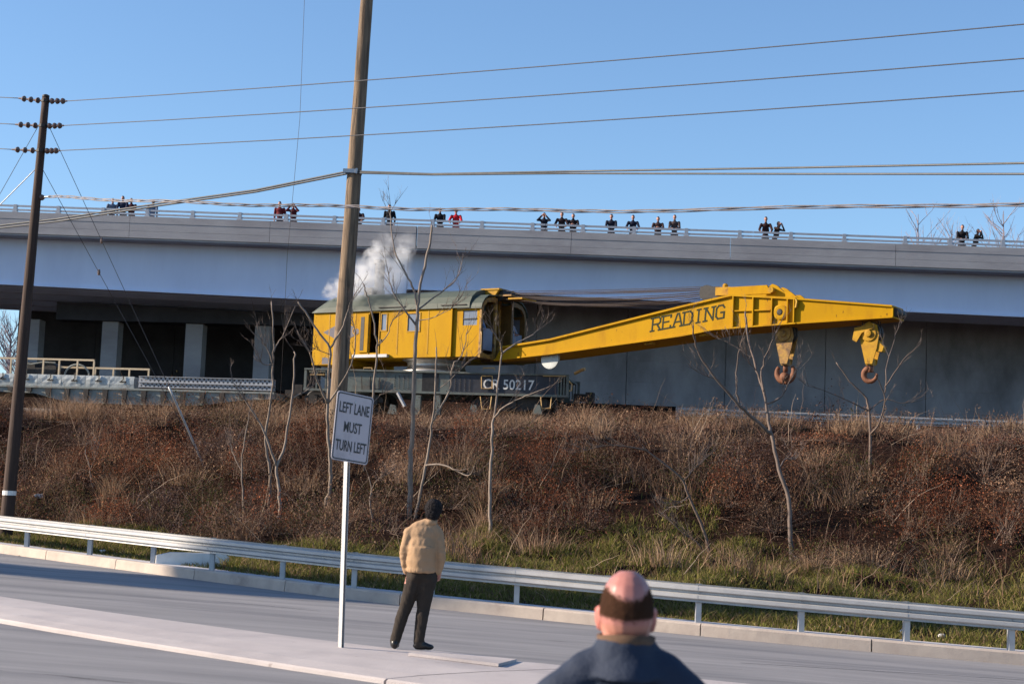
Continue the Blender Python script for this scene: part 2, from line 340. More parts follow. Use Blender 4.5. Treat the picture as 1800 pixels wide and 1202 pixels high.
# ------------------------------------------------------------------ guard rail
POSTX = [-34 + 0]
GL = [p for p in resample(CURBS, .25)]
def gpt(s_px=None): pass
gp = [(-11.7, 43.52), (-9.67, 41.1), (-7.82, 39.25), (-6.25, 37.75), (-4.53, 36.2), (-2.93, 35.0), (-1.35, 34.0), (.28, 33.3), (1.95, 32.6), (3.57, 31.95), (5.36, 31.42), (7.17, 31.05), (8.95, 30.8), (10.8, 30.6), (12.6, 30.4)]
def ext(P, n):
    P = list(P)
    for _ in range(n): P.insert(0, (2*P[0][0] - P[1][0], 2*P[0][1] - P[1][1]))
    return P
gp = [(x, yG(x) + .42 + (.12 if x < -3 else 0)) for x, y in ext(gp, 5)]
gpS = [(gp[0])] + gp + [gp[-1]]
def guardrail(P, zbase, name, label, n0=0, hgt=.70):
    root = empty(name, (P[0][0], P[0][1], zbase(*P[0]))); tag(root, label, 'guardrail')
    ox, oy, oz = root.location
    dense = []
    for i in range(len(P) - 1):
        for k in range(4):
            t = k / 4; p0 = P[max(0, i-1)]; p1 = P[i]; p2 = P[i+1]; p3 = P[min(len(P)-1, i+2)]
            dense.append(tuple(.5 * ((2*p1[a]) + (-p0[a] + p2[a])*t + (2*p0[a] - 5*p1[a] + 4*p2[a] - p3[a])*t*t + (-p0[a] + 3*p1[a] - 3*p2[a] + p3[a])*t**3) for a in (0, 1)))
    dense.append(P[-1])
    W = [(0, .385), (.02, .388), (.025, .42), (-.055, .455), (-.055, .515), (.02, .545), (.02, .575), (-.055, .605), (-.055, .665), (.025, .70), (.02, .725), (0, .728)]
    pr = [(o - .07, h * hgt / .73) for o, h in W]; pr += [(o + .006, h) for o, h in reversed(pr)]
    secs = list(range(0, len(dense) - 1, 8))
    for si, i in enumerate(secs):
        seg = dense[i:i + 9]
        if len(seg) < 2: continue
        b = MB(); k = len(pr); n = len(seg)
        for q, (x, y) in enumerate(seg):
            a = Vector(dense[max(0, i + q - 1)]); c = Vector(dense[min(len(dense) - 1, i + q + 1)]); t = (c - a).normalized(); nn = Vector((-t.y, t.x))
            e = -.004 if (q == n - 1) else 0
            for o, h in pr:
                w = Vector((x, y)) + nn * (o + e); b.v.append((w.x - ox, w.y - oy, zbase(x, y) + h - oz))
        b.f = [(u*k + j, (u+1)*k + j, (u+1)*k + (j+1) % k, u*k + (j+1) % k) for u in range(n - 1) for j in range(k)]
        b.f += [tuple(range(k)), tuple((n-1)*k + j for j in range(k - 1, -1, -1))]
        sec = b.build('rail_section', M['galv'], root)
        bl = MB()                                       # splice and post bolts
        for q in (0, 4):
            if q < n:
                x, y = seg[q]; nn = -(Vector((0, 1)))
                for h in (.56, .45, .66) if q == 0 else (.56,):
                    bl.lathe([(.02, -.03), (.02, .0), (.012, .012)], 6, Matrix.Translation((x - ox, y - oy - .055, zbase(x, y) + h * hgt / .73 - oz)) @ Matrix.Rotation(PI / 2, 4, 'X'))
        tag(bl.build('bolts', M['galvpost'], sec), kind='stuff')
    for x, y in P:
        b = MB(); z = zbase(x, y) - oz; X, Y = x - ox, y - oy
        b.box(X - .05, X + .05, Y - .012, Y + .0, z - .1, z + hgt); b.box(X - .05, X + .05, Y + .13, Y + .142, z - .1, z + hgt); b.box(X - .006, X + .006, Y, Y + .13, z - .1, z + hgt)
        b.box(X - .05, X - .045, Y, Y + .13, z - .1, z + hgt * .98)
        b.build('post', M['galvpost'], root)
    return root
guardrail(gp, lambda x, y: zr(x) + .21, 'guardrail', 'long galvanised steel guardrail along the far kerb')

# ------------------------------------------------------------------ bridge
BY = R(-6); BO = (0.0, 80.0)
bridge = tag(empty('road_bridge', (BO[0], BO[1], 0), BY), 'long concrete and steel road bridge with pale blue girders over the railway', 'bridge')
def bs(px, py, off=0):
    n = (math.sin(BY), -math.cos(BY)); return on_vert(px, py, (BO[0] - n[0] * off, BO[1] - n[1] * off), BY)
GR = -.0134
def ztop(s): return 15.13 + GR * s
def beam(poly4, y0, y1): return MB().prism(poly4, y0, y1)
S0, S1, SJ = -46.0, 46.0, -4.62
joints = [bs(px, 400)[0] for px in (228, 475, 1005, 1285, 1575)]
cuts = sorted([S0, S0 + 7, SJ, S1] + joints + [30, 38])
for i, (a, b_) in enumerate(zip(cuts, cuts[1:])):
    ga = .03 if abs(a - SJ) < .01 else .008; gb = .03 if abs(b_ - SJ) < .01 else .008
    a += ga; b_ -= gb
    pn = beam([(a, ztop(a) - 1.04), (b_, ztop(b_) - 1.04), (b_, ztop(b_) - .002), (a, ztop(a) - .002)], -.02, .28).build('parapet_panel', M['conc'], bridge)
    q = MB()                                           # two shallow courses cut in the face
    q.prism([(a, ztop(a) - .335), (b_, ztop(b_) - .335), (b_, ztop(b_) - .015), (a, ztop(a) - .015)], -.045, -.019)
    q.prism([(a, ztop(a) - 1.03), (b_, ztop(b_) - 1.03), (b_, ztop(b_) - .715), (a, ztop(a) - .715)], -.038, -.019)
    q.prism([(a, ztop(a) - .70), (b_, ztop(b_) - .70), (b_, ztop(b_) - .35), (a, ztop(a) - .35)], -.033, -.019)
    q.build('course', M['conc'], pn)
dk = beam([(S0, ztop(S0) - 1.1), (S1, ztop(S1) - 1.1), (S1, ztop(S1) - .86), (S0, ztop(S0) - .86)], .30, 13.2); dk.build('deck', M['conc'], bridge)
so = beam([(S0, ztop(S0) - 1.12), (S1, ztop(S1) - 1.12), (S1, ztop(S1) - 1.045), (S0, ztop(S0) - 1.045)], .02, .29); so.build('drip_edge', M['conc'], bridge)
bp_ = beam([(S0, ztop(S0) - .85), (S1, ztop(S1) - .85), (S1, ztop(S1)), (S0, ztop(S0))], 12.9, 13.2); bp_.build('far_parapet', M['conc'], bridge)
def zbotL(s): return 11.6 - .0218 * s
def zbotR(s): return 12.33 - .0186 * s
for gi, gy in enumerate((1.15, 4.0, 6.9, 9.8, 12.0)):
    b = MB(); a, c = S0, SJ - .55
    b.prism([(a, zbotL(a)), (c, zbotL(c)), (c, ztop(c) - 1.11), (a, ztop(a) - 1.11)], gy, gy + .03)
    b.prism([(a, zbotL(a) - .05), (c, zbotL(c) - .05), (c, zbotL(c)), (a, zbotL(a))], gy - .22, gy + .25)
    go = b.build('girder', M['girder'], bridge)
    b = MB(); a, c = SJ - .52, S1
    b.prism([(a, zbotR(a)), (c, zbotR(c)), (c, ztop(c) - 1.11), (a, ztop(a) - 1.11)], gy, gy + .03)
    b.prism([(a, zbotR(a) - .05), (c, zbotR(c) - .05), (c, zbotR(c)), (a, zbotR(a))], gy - .2, gy + .23)
    go = b.build('girder', M['girder'], bridge)
# railing: posts and two rails
pp = [24, 100, 179, 257, 337, 420, 502, 587, 673, 760, 847, 936, 1025, 1115, 1207, 1301, 1391, 1485, 1592, 1671, 1764]
ps = [bs(px, 395)[0] for px in pp]; ps = [ps[0] - 2.1 * k for k in range(8, 0, -1)] + ps + [ps[-1] + 2.35 * k for k in range(1, 7)]
for s_ in ps:
    z = ztop(s_); b = MB(); b.prism([(s_ - .09, z), (s_ + .09, z), (s_ + .075, z + .36), (s_ - .075, z + .36)], .02, .17); b.box(s_ - .13, s_ + .13, -.0, .2, z, z + .03)
    b.build('railing_post', M['rail'], bridge)
for h, r_ in ((.295, .045), (.11, .038)):
    cutr = [S0] + [ps[i] + .6 for i in range(3, len(ps), 4)] + [S1]
    for a, c in zip(cutr, cutr[1:]):
        b = MB(); b.box(-1, 1, -.03, .06, -.042, .042); b.v = [((a + .01 if x < 0 else c - .01), y + .06, z + (ztop(a) if x < 0 else ztop(c)) + h) for x, y, z in b.v]
        b.build('rail', M['rail'], bridge)
# pier under the left span: columns and cap beam; far wall behind
for px0, px1 in ((47, 66), (177, 205), (324, 354), (446, 474), (566, 596), (686, 715)):
    s0, s1 = bs(px0, 620, 5.2)[0], bs(px1, 620, 5.2)[0]
    b = MB(); b.box(s0, s1, 5.2, 6.0, 5.6, 10.93); b.build('column', M['conc'], bridge)
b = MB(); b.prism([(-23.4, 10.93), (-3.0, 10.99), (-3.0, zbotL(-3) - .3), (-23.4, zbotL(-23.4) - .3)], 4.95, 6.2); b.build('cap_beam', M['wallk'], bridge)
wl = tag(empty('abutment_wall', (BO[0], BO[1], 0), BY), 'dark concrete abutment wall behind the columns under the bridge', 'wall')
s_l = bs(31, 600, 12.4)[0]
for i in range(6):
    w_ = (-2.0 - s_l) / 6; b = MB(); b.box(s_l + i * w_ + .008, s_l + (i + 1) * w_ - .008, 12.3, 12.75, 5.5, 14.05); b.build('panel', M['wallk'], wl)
# retaining wall under the right span
rw = tag(empty('retaining_wall', (BO[0], BO[1], 0), BY), 'grey concrete retaining wall standing below the right bridge girder behind the boom', 'wall')
wc = [-3.2, 0.5, 5.0, 9.8, 14.6, bs(1628, 640, 6.6)[0], 24.4, 29.5, 36, 44]
for a, c in zip(wc, wc[1:]):
    pn = MB().box(a + .012, c - .012, 6.6, 7.1, 5.6, 13.6).build('panel', M['wallc'], rw)
    q = MB()
    for k in range(5): q.box(a + .014, c - .014, 6.575, 6.599, 5.7 + 1.05 * k, 6.735 + 1.05 * k)
    q.build('pour_band', M['wallc'], pn)
MB().box(wc[0], wc[-1], 7.12, 7.2, 5.6, 13.6).build('backing', M['wallc'], rw)

# ------------------------------------------------------------------ text and strokes
def text_part(s, name, m_, parent, cx, cz, y, w, h, depth=.012, slope=0, shear=0):
    c = bpy.data.curves.new('t', 'FONT'); c.body = s; c.extrude = .05; c.resolution_u = 3; c.offset = .012
    o = bpy.data.objects.new('t', c); COL.objects.link(o); dg = bpy.context.evaluated_depsgraph_get()
    me = bpy.data.meshes.new_from_object(o.evaluated_get(dg)); bpy.data.objects.remove(o); me.name = name; me.materials.clear()
    X = [v.co.x for v in me.vertices]; Y = [v.co.y for v in me.vertices]; x0, x1, y0, y1 = min(X), max(X), min(Y), max(Y)
    for v in me.vertices:
        u = ((v.co.x - x0) / (x1 - x0) - .5) * w; t = ((v.co.y - y0) / (y1 - y0) - .5) * h; dz = (v.co.z / .05) * depth * .5
        v.co = (cx + u + shear * t, y - dz, cz + t + slope * u)
    return link(name, me, m_, parent)
def strokes(segs, w, y0, y1, T):                       # segs in letter space, T maps (u,v) to (x,z)
    b = MB()
    for (a, c) in segs:
        a, c = Vector(a), Vector(c); t = (c - a).normalized(); n = Vector((-t.y, t.x)) * w * .5; e = t * w * .5
        b.prism([T(*(a - n - e)), T(*(c - n + e)), T(*(c + n + e)), T(*(a + n - e))], y0, y1)
        y0 -= .0004
    return b

# ------------------------------------------------------------------ railway tracks
def track(o, yaw, s0, s1, z, label=None):
    t = tag(empty('railway_track', (o[0], o[1], z), yaw), kind='structure')
    for y in (-.72, .72):
        b = MB(); b.prism([(0, 0)] * 3, 0, 1) if 0 else None
        P = [(-.07, -.16), (.07, -.16), (.07, -.145), (.012, -.12), (.012, -.04), (.035, -.03), (.035, 0), (-.035, 0), (-.035, -.03), (-.012, -.04), (-.012, -.12), (-.07, -.145)]
        n = len(P); b.v = [(s, y + a, c) for s in (s0, s1) for a, c in P]
        b.f = [tuple(range(n)), tuple(range(2*n - 1, n - 1, -1))] + [(i, n + i, n + (i+1) % n, (i+1) % n) for i in range(n)]
        b.build('rail', M['rust'], t)
    sl_me = MB().box(-.11, .11, -1.3, 1.3, -.34, -.165).mesh('sleeper'); sl_me.materials.append(M['poledark'])
    for i in range(int((s1 - s0) / .62)):
        o_ = link('sleeper', sl_me, None, t, (s0 + .62 * i, random.uniform(-.04, .04), random.uniform(-.01, .01))); o_.rotation_euler.z = random.uniform(-.02, .02)
    b = MB(); P = [(-3.0, -1.0), (-1.7, -.22), (1.7, -.22), (3.0, -1.0)]; b.v = [(s, a, c) for s in (s0, s1) for a, c in P]; b.f = [(0, 1, 5, 4), (1, 2, 6, 5), (2, 3, 7, 6)]
    b.build('ballast_bed', M['ballast'], t); return t
ZR = 5.58
track((OX, OY), TY, -34, 32, ZR)

# ------------------------------------------------------------------ wrecking crane
crane = tag(empty('wrecking_crane', (OX, OY, ZR), TY), 'yellow steam railway wrecking crane with green roof, long boom and two hook blocks', 'crane')
def nplane(yaw, off): return (OX + math.sin(yaw) * off, OY - math.cos(yaw) * off)
def cp(px, py, off=1.5): s, z = on_vert(px, py, nplane(TY, off), TY); return s, z - ZR        # on the car side
def up(px, py, off=1.55): s, z = on_vert(px, py, nplane(CYAW, off), CYAW); return s, z - ZR   # on the upper works
def cpart(name, b, m_, parent=None, smooth=False): return b.build(name, m_, parent or crane, smooth)
def upart(name, b, m_, parent=None, smooth=False):
    return b.build(name, m_, parent or crane, smooth, rz=0 if parent else CYAW - TY)
xl, xr = cp(535, 670)[0], cp(1000, 670)[0]; zt_, zb_ = 1.58, .78
fr = MB(); NY = 1.5
for s in (-1, 1):
    fr.box(xl + 1.05, xr - .36, s * NY - (.03 if s > 0 else 0), s * NY + (.03 if s < 0 else 0), zb_ + .05, zt_ - .06)
    ya, yb = sorted((s * (NY + .09), s * (NY - .15)))
    fr.box(xl, xr, ya, yb, zt_ - .06, zt_); fr.box(xl, xr, ya, yb, zb_ - .03, zb_ + .05)
    for xx in (xl, xr - .09): fr.box(xx, xx + .09, s * NY - .06, s * NY + .06, zb_ + .05, zt_ - .06)
    for xx in (xl + .45, xl + .8, xr - .3, xr - .19): fr.box(xx, xx + .05, s * NY - .04, s * NY + .04, zb_ + .05, zt_ - .06)
fr.box(xl + .1, xr - .1, -1.3, 1.3, zt_ - .14, zt_ - .07)
frame = cpart('car_frame', fr, M['framegrey'])
npx0, npx1 = cp(790, 670)[0], xr - .4
cpart('number_panel', MB().box(npx0, npx1, -NY - .008, -NY - .003, zb_ + .06, zt_ - .07), M['frameblack'], frame)
a = cp(849, 667); c = cp(938, 683)
text_part('CR 50217', 'car_number', M['white'], frame, (a[0] + c[0]) / 2 + .02, (a[1] + c[1]) / 2 - .02, -NY - .012, c[0] - a[0], .37)
opx = cp(742, 670)[0], cp(771, 670)[0]
cpart('opening_shade_panel', MB().box(opx[0], opx[1], -NY - .012, -NY - .002, zb_ + .06, zt_ - .07), M['black'], frame)  # black sheet on the side plate, painted shade of an opening
rv = MB()
for px0, px1 in ((694, 726), (792, 827)):
    x0, x1 = cp(px0, 670)[0], cp(px1, 670)[0]
    for i in range(5):
        for j in range(7):
            rv.lathe([(.021, -.01), (.019, .010), (.010, .016)], 6, Matrix.Translation((x0 + (x1 - x0) * i / 4, -NY - .012, zb_ + .14 + j * .075)) @ Matrix.Rotation(PI / 2, 4, 'X'))
tag(cpart('rivets', rv, M['dark'], frame), kind='stuff')
def loop(pts, r=.022): return MB().tube([(x, -NY - .07, z) for x, z in pts] , r, 6)
for pts, mm in (([(847, 661), (847, 683), (866, 683), (866, 661), (847, 661)], 'tan'), ([(850, 651), (850, 647), (870, 647), (870, 651)], 'tan'), ([(845, 697), (848, 719), (862, 719), (865, 697)], 'tan'),
                ([(951, 698), (953, 718), (968, 718), (970, 698)], 'tan'), ([(955, 661), (996, 661)], 'tan'), ([(636, 661), (637, 686), (651, 686), (652, 662)], 'dark'), ([(658, 661), (659, 685), (668, 683), (668, 664)], 'dark'),
                ([(546, 659), (571, 659)], 'tan'), ([(640, 650), (640, 647), (655, 647), (655, 650)], 'tan'), ([(1001, 670), (1006, 676), (1005, 687), (1001, 687)], 'tan')):
    cpart('grab_iron', loop([cp(*p) for p in pts]), M[mm], frame)
for px in (1012,):
    x, z = cp(px, 652); cpart('coupler_lever', MB().tube([(x - .1, -1.0, z - .05), (x + .15, -1.2, z + .06), (x + .3, -1.3, z + .1)], .06, 6), M['tan'])
for s, xx in ((-1, xl), (1, xr)): cpart('coupler', MB().box(min(xx, xx + s * .55), max(xx, xx + s * .55), -.16, .16, .72, 1.0).box(min(xx + s * .45, xx + s * .75), max(xx + s * .45, xx + s * .75), -.22, .2, .66, 1.06), M['dark'])
wm = MB().lathe([(.10, -.10), (.10, -.07), (.42, -.06), (.45, -.065), (.45, -.03), (.42, -.025), (.42, .06), (.36, .065), (.34, .03), (.12, .03), (.11, .08)], 24, Matrix.Rotation(PI / 2, 4, 'X')).mesh('wheel', True); wm.materials.append(M['dark'])
for bx_ in (-3.2, 3.15):
    tr = MB()
    for s in (-1, 1):
        y = s * 1.12
        tr.prism([(bx_ - 1.5, .55), (bx_ - 1.2, .72), (bx_ + 1.2, .72), (bx_ + 1.5, .55), (bx_ + 1.5, .4), (bx_ + .9, .38), (bx_ + .5, .22), (bx_ - .5, .22), (bx_ - .9, .38), (bx_ - 1.5, .4)], y - .08, y + .08)
        for k in (-1.15, 0, 1.15): tr.box(bx_ + k - .16, bx_ + k + .16, y + s * .081 - .09, y + s * .081 + .09, .3, .62)
    tr.box(bx_ - .25, bx_ + .25, -1.04, 1.04, .3, .6); cpart('bogie', tr, M['dark'])
    for k in (-1.15, 0, 1.15):
        for s in (-1, 1): link('wheel', wm, None, crane, (bx_ + k, s * .8, .42), 0 if s < 0 else PI)
        cpart('axle', MB().tube([(bx_ + k, -.78, .42), (bx_ + k, .78, .42)], .08, 10), M['dark'])
for px in (832, 944, 690):                                # jack pads hanging beside the bogies
    x, z = cp(px, 722); cpart('jack_pad', MB().prism([(x - .16, z - .12), (x + .2, z - .12), (x + .12, z + .2), (x - .06, z + .24)], -1.62, -1.45), M['framegrey'])
for px in (735, 770):
    x, z = cp(px, 710); cpart('outrigger_leg', MB().box(x - .1, x + .1, -1.6, -1.35, z - .4, z + .32), M['framegrey'])
cpart('outrigger_brace', MB().tube([(cp(700, 694)[0], -1.6, .75), (cp(713, 716)[0], -1.62, .25)], .07, 6), M['perf'])
tt = MB().lathe([(1.35, 1.58), (1.35, 1.66), (1.12, 1.72), (1.08, 1.9), (1.12, 2.02), (1.3, 2.08)], 40); cpart('turntable', tt, M['silver'], smooth=True)

# --- house
def gridwall(b, u0, u1, v0, v1, holes, put):              # cells of a wall round its openings
    us = sorted({u0, u1} | {min(max(h[0], u0), u1) for h in holes} | {min(max(h[1], u0), u1) for h in holes})
    vs = sorted({v0, v1} | {min(max(h[2], v0), v1) for h in holes} | {min(max(h[3], v0), v1) for h in holes})
    for ua, ub in zip(us, us[1:]):
        for va, vb in zip(vs, vs[1:]):
            if not any(h[0] <= (ua + ub) / 2 <= h[1] and h[2] <= (va + vb) / 2 <= h[3] for h in holes): put(b, ua, ub, va, vb)
hx0, hx1 = up(550, 600)[0], 2.9; hz0, hz1 = 7.66 - ZR, 9.46 - ZR; HY = 1.55
door = (-2.04, -1.62, 7.86 - ZR, 9.36 - ZR)
wins = [(-1.5, -1.27, 8.70 - ZR, 9.30 - ZR), (-.30, .23, 8.64 - ZR, 9.28 - ZR)]
sx = 1.66
hb = MB()
gridwall(hb, hx0, sx, hz0, hz1, [door] + wins, lambda b, a, c, d, e: b.box(a, c, -HY, -HY + .06, d, e))
hb.box(hx0, sx, HY - .06, HY, hz0, hz1); hb.box(hx0, hx0 + .06, -HY + .06, HY - .06, hz0, hz1)
hb.box(hx0 + .06, sx, -HY + .06, HY - .06, hz0, hz0 + .08); 
hb.box(hx0 + .001, up(608, 640)[0], -HY - .004, HY + .004, 7.44 - ZR, hz0 - .001)
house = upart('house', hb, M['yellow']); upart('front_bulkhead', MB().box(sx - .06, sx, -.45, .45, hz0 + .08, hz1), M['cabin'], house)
hd = upart('door', MB().box(-2.5, -2.08, -HY - .055, -HY - .012, 7.88 - ZR, 9.32 - ZR), M['yellow'], house)
upart('door_glass', MB().box(-2.42, -2.26, -HY - .062, -HY - .056, 7.95 - ZR, 9.22 - ZR), M['black'], house)
upart('door_frame', MB().box(-1.6, -1.56, -HY - .03, -HY + .02, 7.82 - ZR, 9.38 - ZR).box(-2.07, -2.045, -HY - .03, -HY, 7.82 - ZR, 9.38 - ZR).box(-2.07, -1.56, -HY - .035, -HY, 9.38 - ZR, 9.41 - ZR), M['yellow2'], house)
upart('door_sill', MB().box(-2.7, -1.1, -HY - .14, -HY, hz0 + .02, hz0 + .13), M['perf'], house)
upart('lock', MB().box(-1.54, -1.46, -HY - .04, -HY - .002, 8.28 - ZR, 8.36 - ZR), M['black'], house)
for w_ in wins:
    f_ = upart('window', MB().box(w_[0] - .04, w_[0], -HY - .02, -HY + .05, w_[2] - .04, w_[3] + .04).box(w_[1], w_[1] + .04, -HY - .02, -HY + .05, w_[2] - .04, w_[3] + .04).box(w_[0], w_[1], -HY - .02, -HY + .05, w_[3], w_[3] + .04).box(w_[0], w_[1], -HY - .02, -HY + .05, w_[2] - .04, w_[2]), M['yellow2'], house)
    upart('pane', MB().box(w_[0], w_[1], -HY + .012, -HY + .025, w_[2], w_[3]), M['glass'], house)
dcx, dcz, dw, dh = -3.3, 8.68 - ZR, .93, .40
upart('emblem', MB().prism([(dcx - dw, dcz), (dcx, dcz - dh), (dcx + dw, dcz), (dcx, dcz + dh)], -HY - .008, -HY - .002), M['logo'], house)
text_part('G', 'emblem_letter', M['yellow2'], house, dcx + .55, dcz + .02, -HY - .012, .16, .26)
upart('stencil_plate', MB().box(-4.22, -3.92, -HY - .008, -HY - .005, 7.47 - ZR, 7.72 - ZR), M['logo'], house)
# seam strip between wall and cab
upart('seam_cover', MB().box(sx - .03, sx + .03, -HY - .05, -HY - .0, hz0, hz1), M['yellow'], house)
sm_x = [-3.95, -2.72, -.75, .62]
upart('plate_seam', MB().box(sm_x[0] - .02, sm_x[0] + .02, -HY - .009, -HY - .001, hz0 + .02, hz1 - .02), M['yellow2'], house)
for x_ in sm_x[1:]: upart('plate_seam', MB().box(x_ - .02, x_ + .02, -HY - .009, -HY - .001, hz0 + .14, hz1 - .02), M['yellow2'], house)
rv = MB()
for x_ in [hx0 + .06] + sm_x + [sx - .08]:
    for i in range(13): rv.lathe([(.014, -.004), (.011, .008)], 5, Matrix.Translation((x_ + .035, -HY - .004, hz0 + .12 + i * .135)) @ Matrix.Rotation(PI / 2, 4, 'X'))
for i in range(44): rv.lathe([(.014, -.004), (.011, .008)], 5, Matrix.Translation((hx0 + .1 + i * .143, -HY - .004, hz1 - .05)) @ Matrix.Rotation(PI / 2, 4, 'X'))
tag(upart('rivets', rv, M['yellow2'], house), kind='stuff')
# --- operator cabs, one on each side of the boom
for s in (-1, 1):
    cb = MB(); yo, yi = HY, .5
    wn_ = (2.1, 2.71, 8.80 - ZR, 9.33 - ZR); put = lambda b, a, c, d, e: b.box(a, c, *sorted((s * (yo - .10), s * (yo - .05))), d, e)
    gridwall(cb, sx, hx1 - .05, hz0, hz1 - .02, [wn_], put)
    ci = MB(); ci.box(sx, hx1 - .05, *sorted((s * yi, s * (yi + .04))), hz0, 9.75 - ZR); ci.box(sx, hx1 - .05, *sorted((s * (yi + .04), s * (yo - .10))), hz0 - .02, hz0 + .05)
    outer = [(s * y, z - ZR) for y, z in ((yo, 7.62), (yo, 8.6), (yo, 9.35), (yo - .1, 9.62), (yo - .32, 9.80), (yo - .7, 9.88), (yi, 9.88), (yi, 8.8), (yi, 7.62), (1.0, 7.62))]
    inner = [(s * y, z - ZR) for y, z in ((yo - .13, 7.82), (yo - .10, 8.6), (yo - .10, 9.28), (yo - .18, 9.5), (yo - .36, 9.66), (yo - .7, 9.72), (yi + .14, 9.70), (yi + .12, 8.8), (yi + .16, 7.82), (1.0, 7.76))]
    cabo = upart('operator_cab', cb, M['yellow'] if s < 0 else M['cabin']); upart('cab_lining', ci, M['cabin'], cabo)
    upart('cab_front', MB().ring(outer, inner, hx1 - .05, hx1 + .03), M['rustshade'] if s < 0 else M['cabin'], cabo)  # cab fronts coloured darker to hold their shade
    upart('cab_window', MB().box(2.1, 2.71, *sorted((s * (yo - .085), s * (yo - .075))), 8.80 - ZR, 9.33 - ZR), M['glass'], cabo)
    upart('window_bar', MB().box(2.1, 2.71, *sorted((s * (yo - .06), s * (yo - .03))), 9.02 - ZR, 9.05 - ZR), M['dark'], cabo)
    upart('front_pane', MB().box(hx1 - .02, hx1 - .01, *sorted((s * (yi + .2), s * (yo - .22))), 7.92 - ZR, 8.72 - ZR), M['glass'], cabo)
    rf = MB(); P = [(yo + .06, 9.40), (yo + .02, 9.55), (yo - .14, 9.74), (yo - .4, 9.90), (yi, 9.97)]; k = len(P)
    rf.v = [(x, s * y, z - ZR + d) for d in (0, .04) for x in (1.9, hx1 + .06) for y, z in P]
    rf.f = [(i, i + 1, k + i + 1, k + i) for i in range(k - 1)] + [(2*k + i, 2*k + i + 1, 3*k + i + 1, 3*k + i) for i in range(k - 1)] + [(k + i, k + i + 1, 3*k + i + 1, 3*k + i) for i in range(k - 1)] + [(i, i + 1, 2*k + i + 1, 2*k + i) for i in range(k - 1)]
    upart('cab_roof', rf, M['roofgreen'], cabo)
    upart('grab_rail', MB().tube([(hx1 + .08, s * (yo + .02), 7.75 - ZR), (hx1 + .1, s * (yo + .05), 8.1 - ZR), (hx1 + .1, s * (yo + .05), 8.45 - ZR), (hx1 + .04, s * yo, 8.55 - ZR)], .016, 6), M['tan'], cabo)
rf = MB(); P = [(-1.64, 9.43), (-1.62, 9.62), (-1.48, 9.86), (-1.2, 10.06), (-.75, 10.19), (0, 10.25), (.75, 10.19), (1.2, 10.06), (1.48, 9.86), (1.62, 9.62), (1.64, 9.43)]; k = len(P)
X = [(hx0 - .05, .12), (hx0 + .12, .5), (hx0 + .38, .82), (hx0 + .7, 1), (-1.2, 1), (2.45, 1)]
rf.v = [(x, y, 9.43 - ZR + (z - 9.43) * q) for x, q in X for y, z in P]
rf.f = [(i*k + j, (i+1)*k + j, (i+1)*k + j + 1, i*k + j + 1) for i in range(len(X) - 1) for j in range(k - 1)] + [tuple(range(k)), tuple((len(X)-1)*k + j for j in range(k - 1, -1, -1))] + [(0, k - 1, (len(X) - 1)*k + k - 1, (len(X) - 1)*k)]
roof = upart('roof', rf, M['roofgreen'])
upart('roof_strip', MB().box(-1.6, -.4, -1.67, -1.625, 9.53 - ZR, 9.56 - ZR).box(1.2, 2.3, -1.67, -1.625, 9.53 - ZR, 9.56 - ZR), M['dark'], roof)
x, z = up(667, 490, 0)
upart('chimney', MB().lathe([(.26, 10.1 - ZR), (.26, 10.3 - ZR), (.19, 10.34 - ZR), (.19, up(667, 466, 0)[1]), (.24, up(667, 464, 0)[1]), (.24, up(667, 458, 0)[1]), (.15, up(667, 458, 0)[1])], 18, Matrix.Translation((x, 0, 0))), M['black'])
upart('roof_vent', MB().box(up(661, 509, 0)[0] - .2, up(661, 509, 0)[0] + .2, -.5, .3, 10.1 - ZR, 10.5 - ZR), M['dark'], roof)
# winch and dark works between the cabs
upart('winch_drum', MB().tube([(2.0, -.44, 8.5 - ZR), (2.0, .44, 8.5 - ZR)], .42, 18), M['dark'])
upart('gallows_frame', MB().box(2.2, 2.5, -.45, -.3, hz0, 9.95 - ZR).box(2.2, 2.5, .3, .45, hz0, 9.95 - ZR).box(2.15, 3.5, -.5, .5, 9.96 - ZR, 10.02 - ZR), M['rustshade'])
# --- boom
def bz(px, py): return up(px, py, .75)
top = [bz(*p) for p in ((880, 613), (968, 599), (1200, 541), (1287, 521), (1400, 527))]; bot = [bz(*p) for p in ((870, 632), (968, 621), (1115, 601), (1200, 589), (1256, 578), (1400, 567))]
tipT, tipB = bz(1564, 538), bz(1565, 554)
bm = MB()
for s in (-1, 1):
    y0, y1 = sorted((s * .75, s * .72)); bm.prism(bot + list(reversed(top)), y0, y1)
def flange(b, P, dz, w0=.84, w1=.84):
    for i in range(len(P) - 1):
        (xa, za), (xb, zb) = P[i], P[i + 1]
        v = [(x, y * w, z + e) for (x, z, w) in ((xa, za, w0), (xb, zb, w1)) for y in (-1, 1) for e in (0, dz)]
        b.add(v, [(0, 1, 3, 2), (4, 6, 7, 5), (0, 4, 5, 1), (2, 3, 7, 6), (1, 5, 7, 3), (0, 2, 6, 4)])
flange(bm, top, .07); flange(bm, bot, -.05)
boom = upart('boom', bm, M['yellow'])
tp = MB(); xa, xb = top[-1][0], tipT[0]
for s in (-1, 1):
    q = [(xa, .748, bot[-1][1]), (xb, .48, tipB[1]), (xb, .48, tipT[1]), (xa, .748, top[-1][1])]
    v = [(x, s * y, z) for x, y, z in q] + [(x, s * (y - .03), z) for x, y, z in q]
    tp.add(v, [(0, 1, 2, 3), (7, 6, 5, 4), (0, 4, 5, 1), (3, 2, 6, 7)])
flange(tp, [top[-1], tipT], .06, .82, .54); flange(tp, [bot[-1], tipB], -.05, .82, .54)
tp.box(xb - .03, xb + .02, -.5, .5, tipB[1], tipT[1])
upart('boom_tip', tp, M['yellow'])
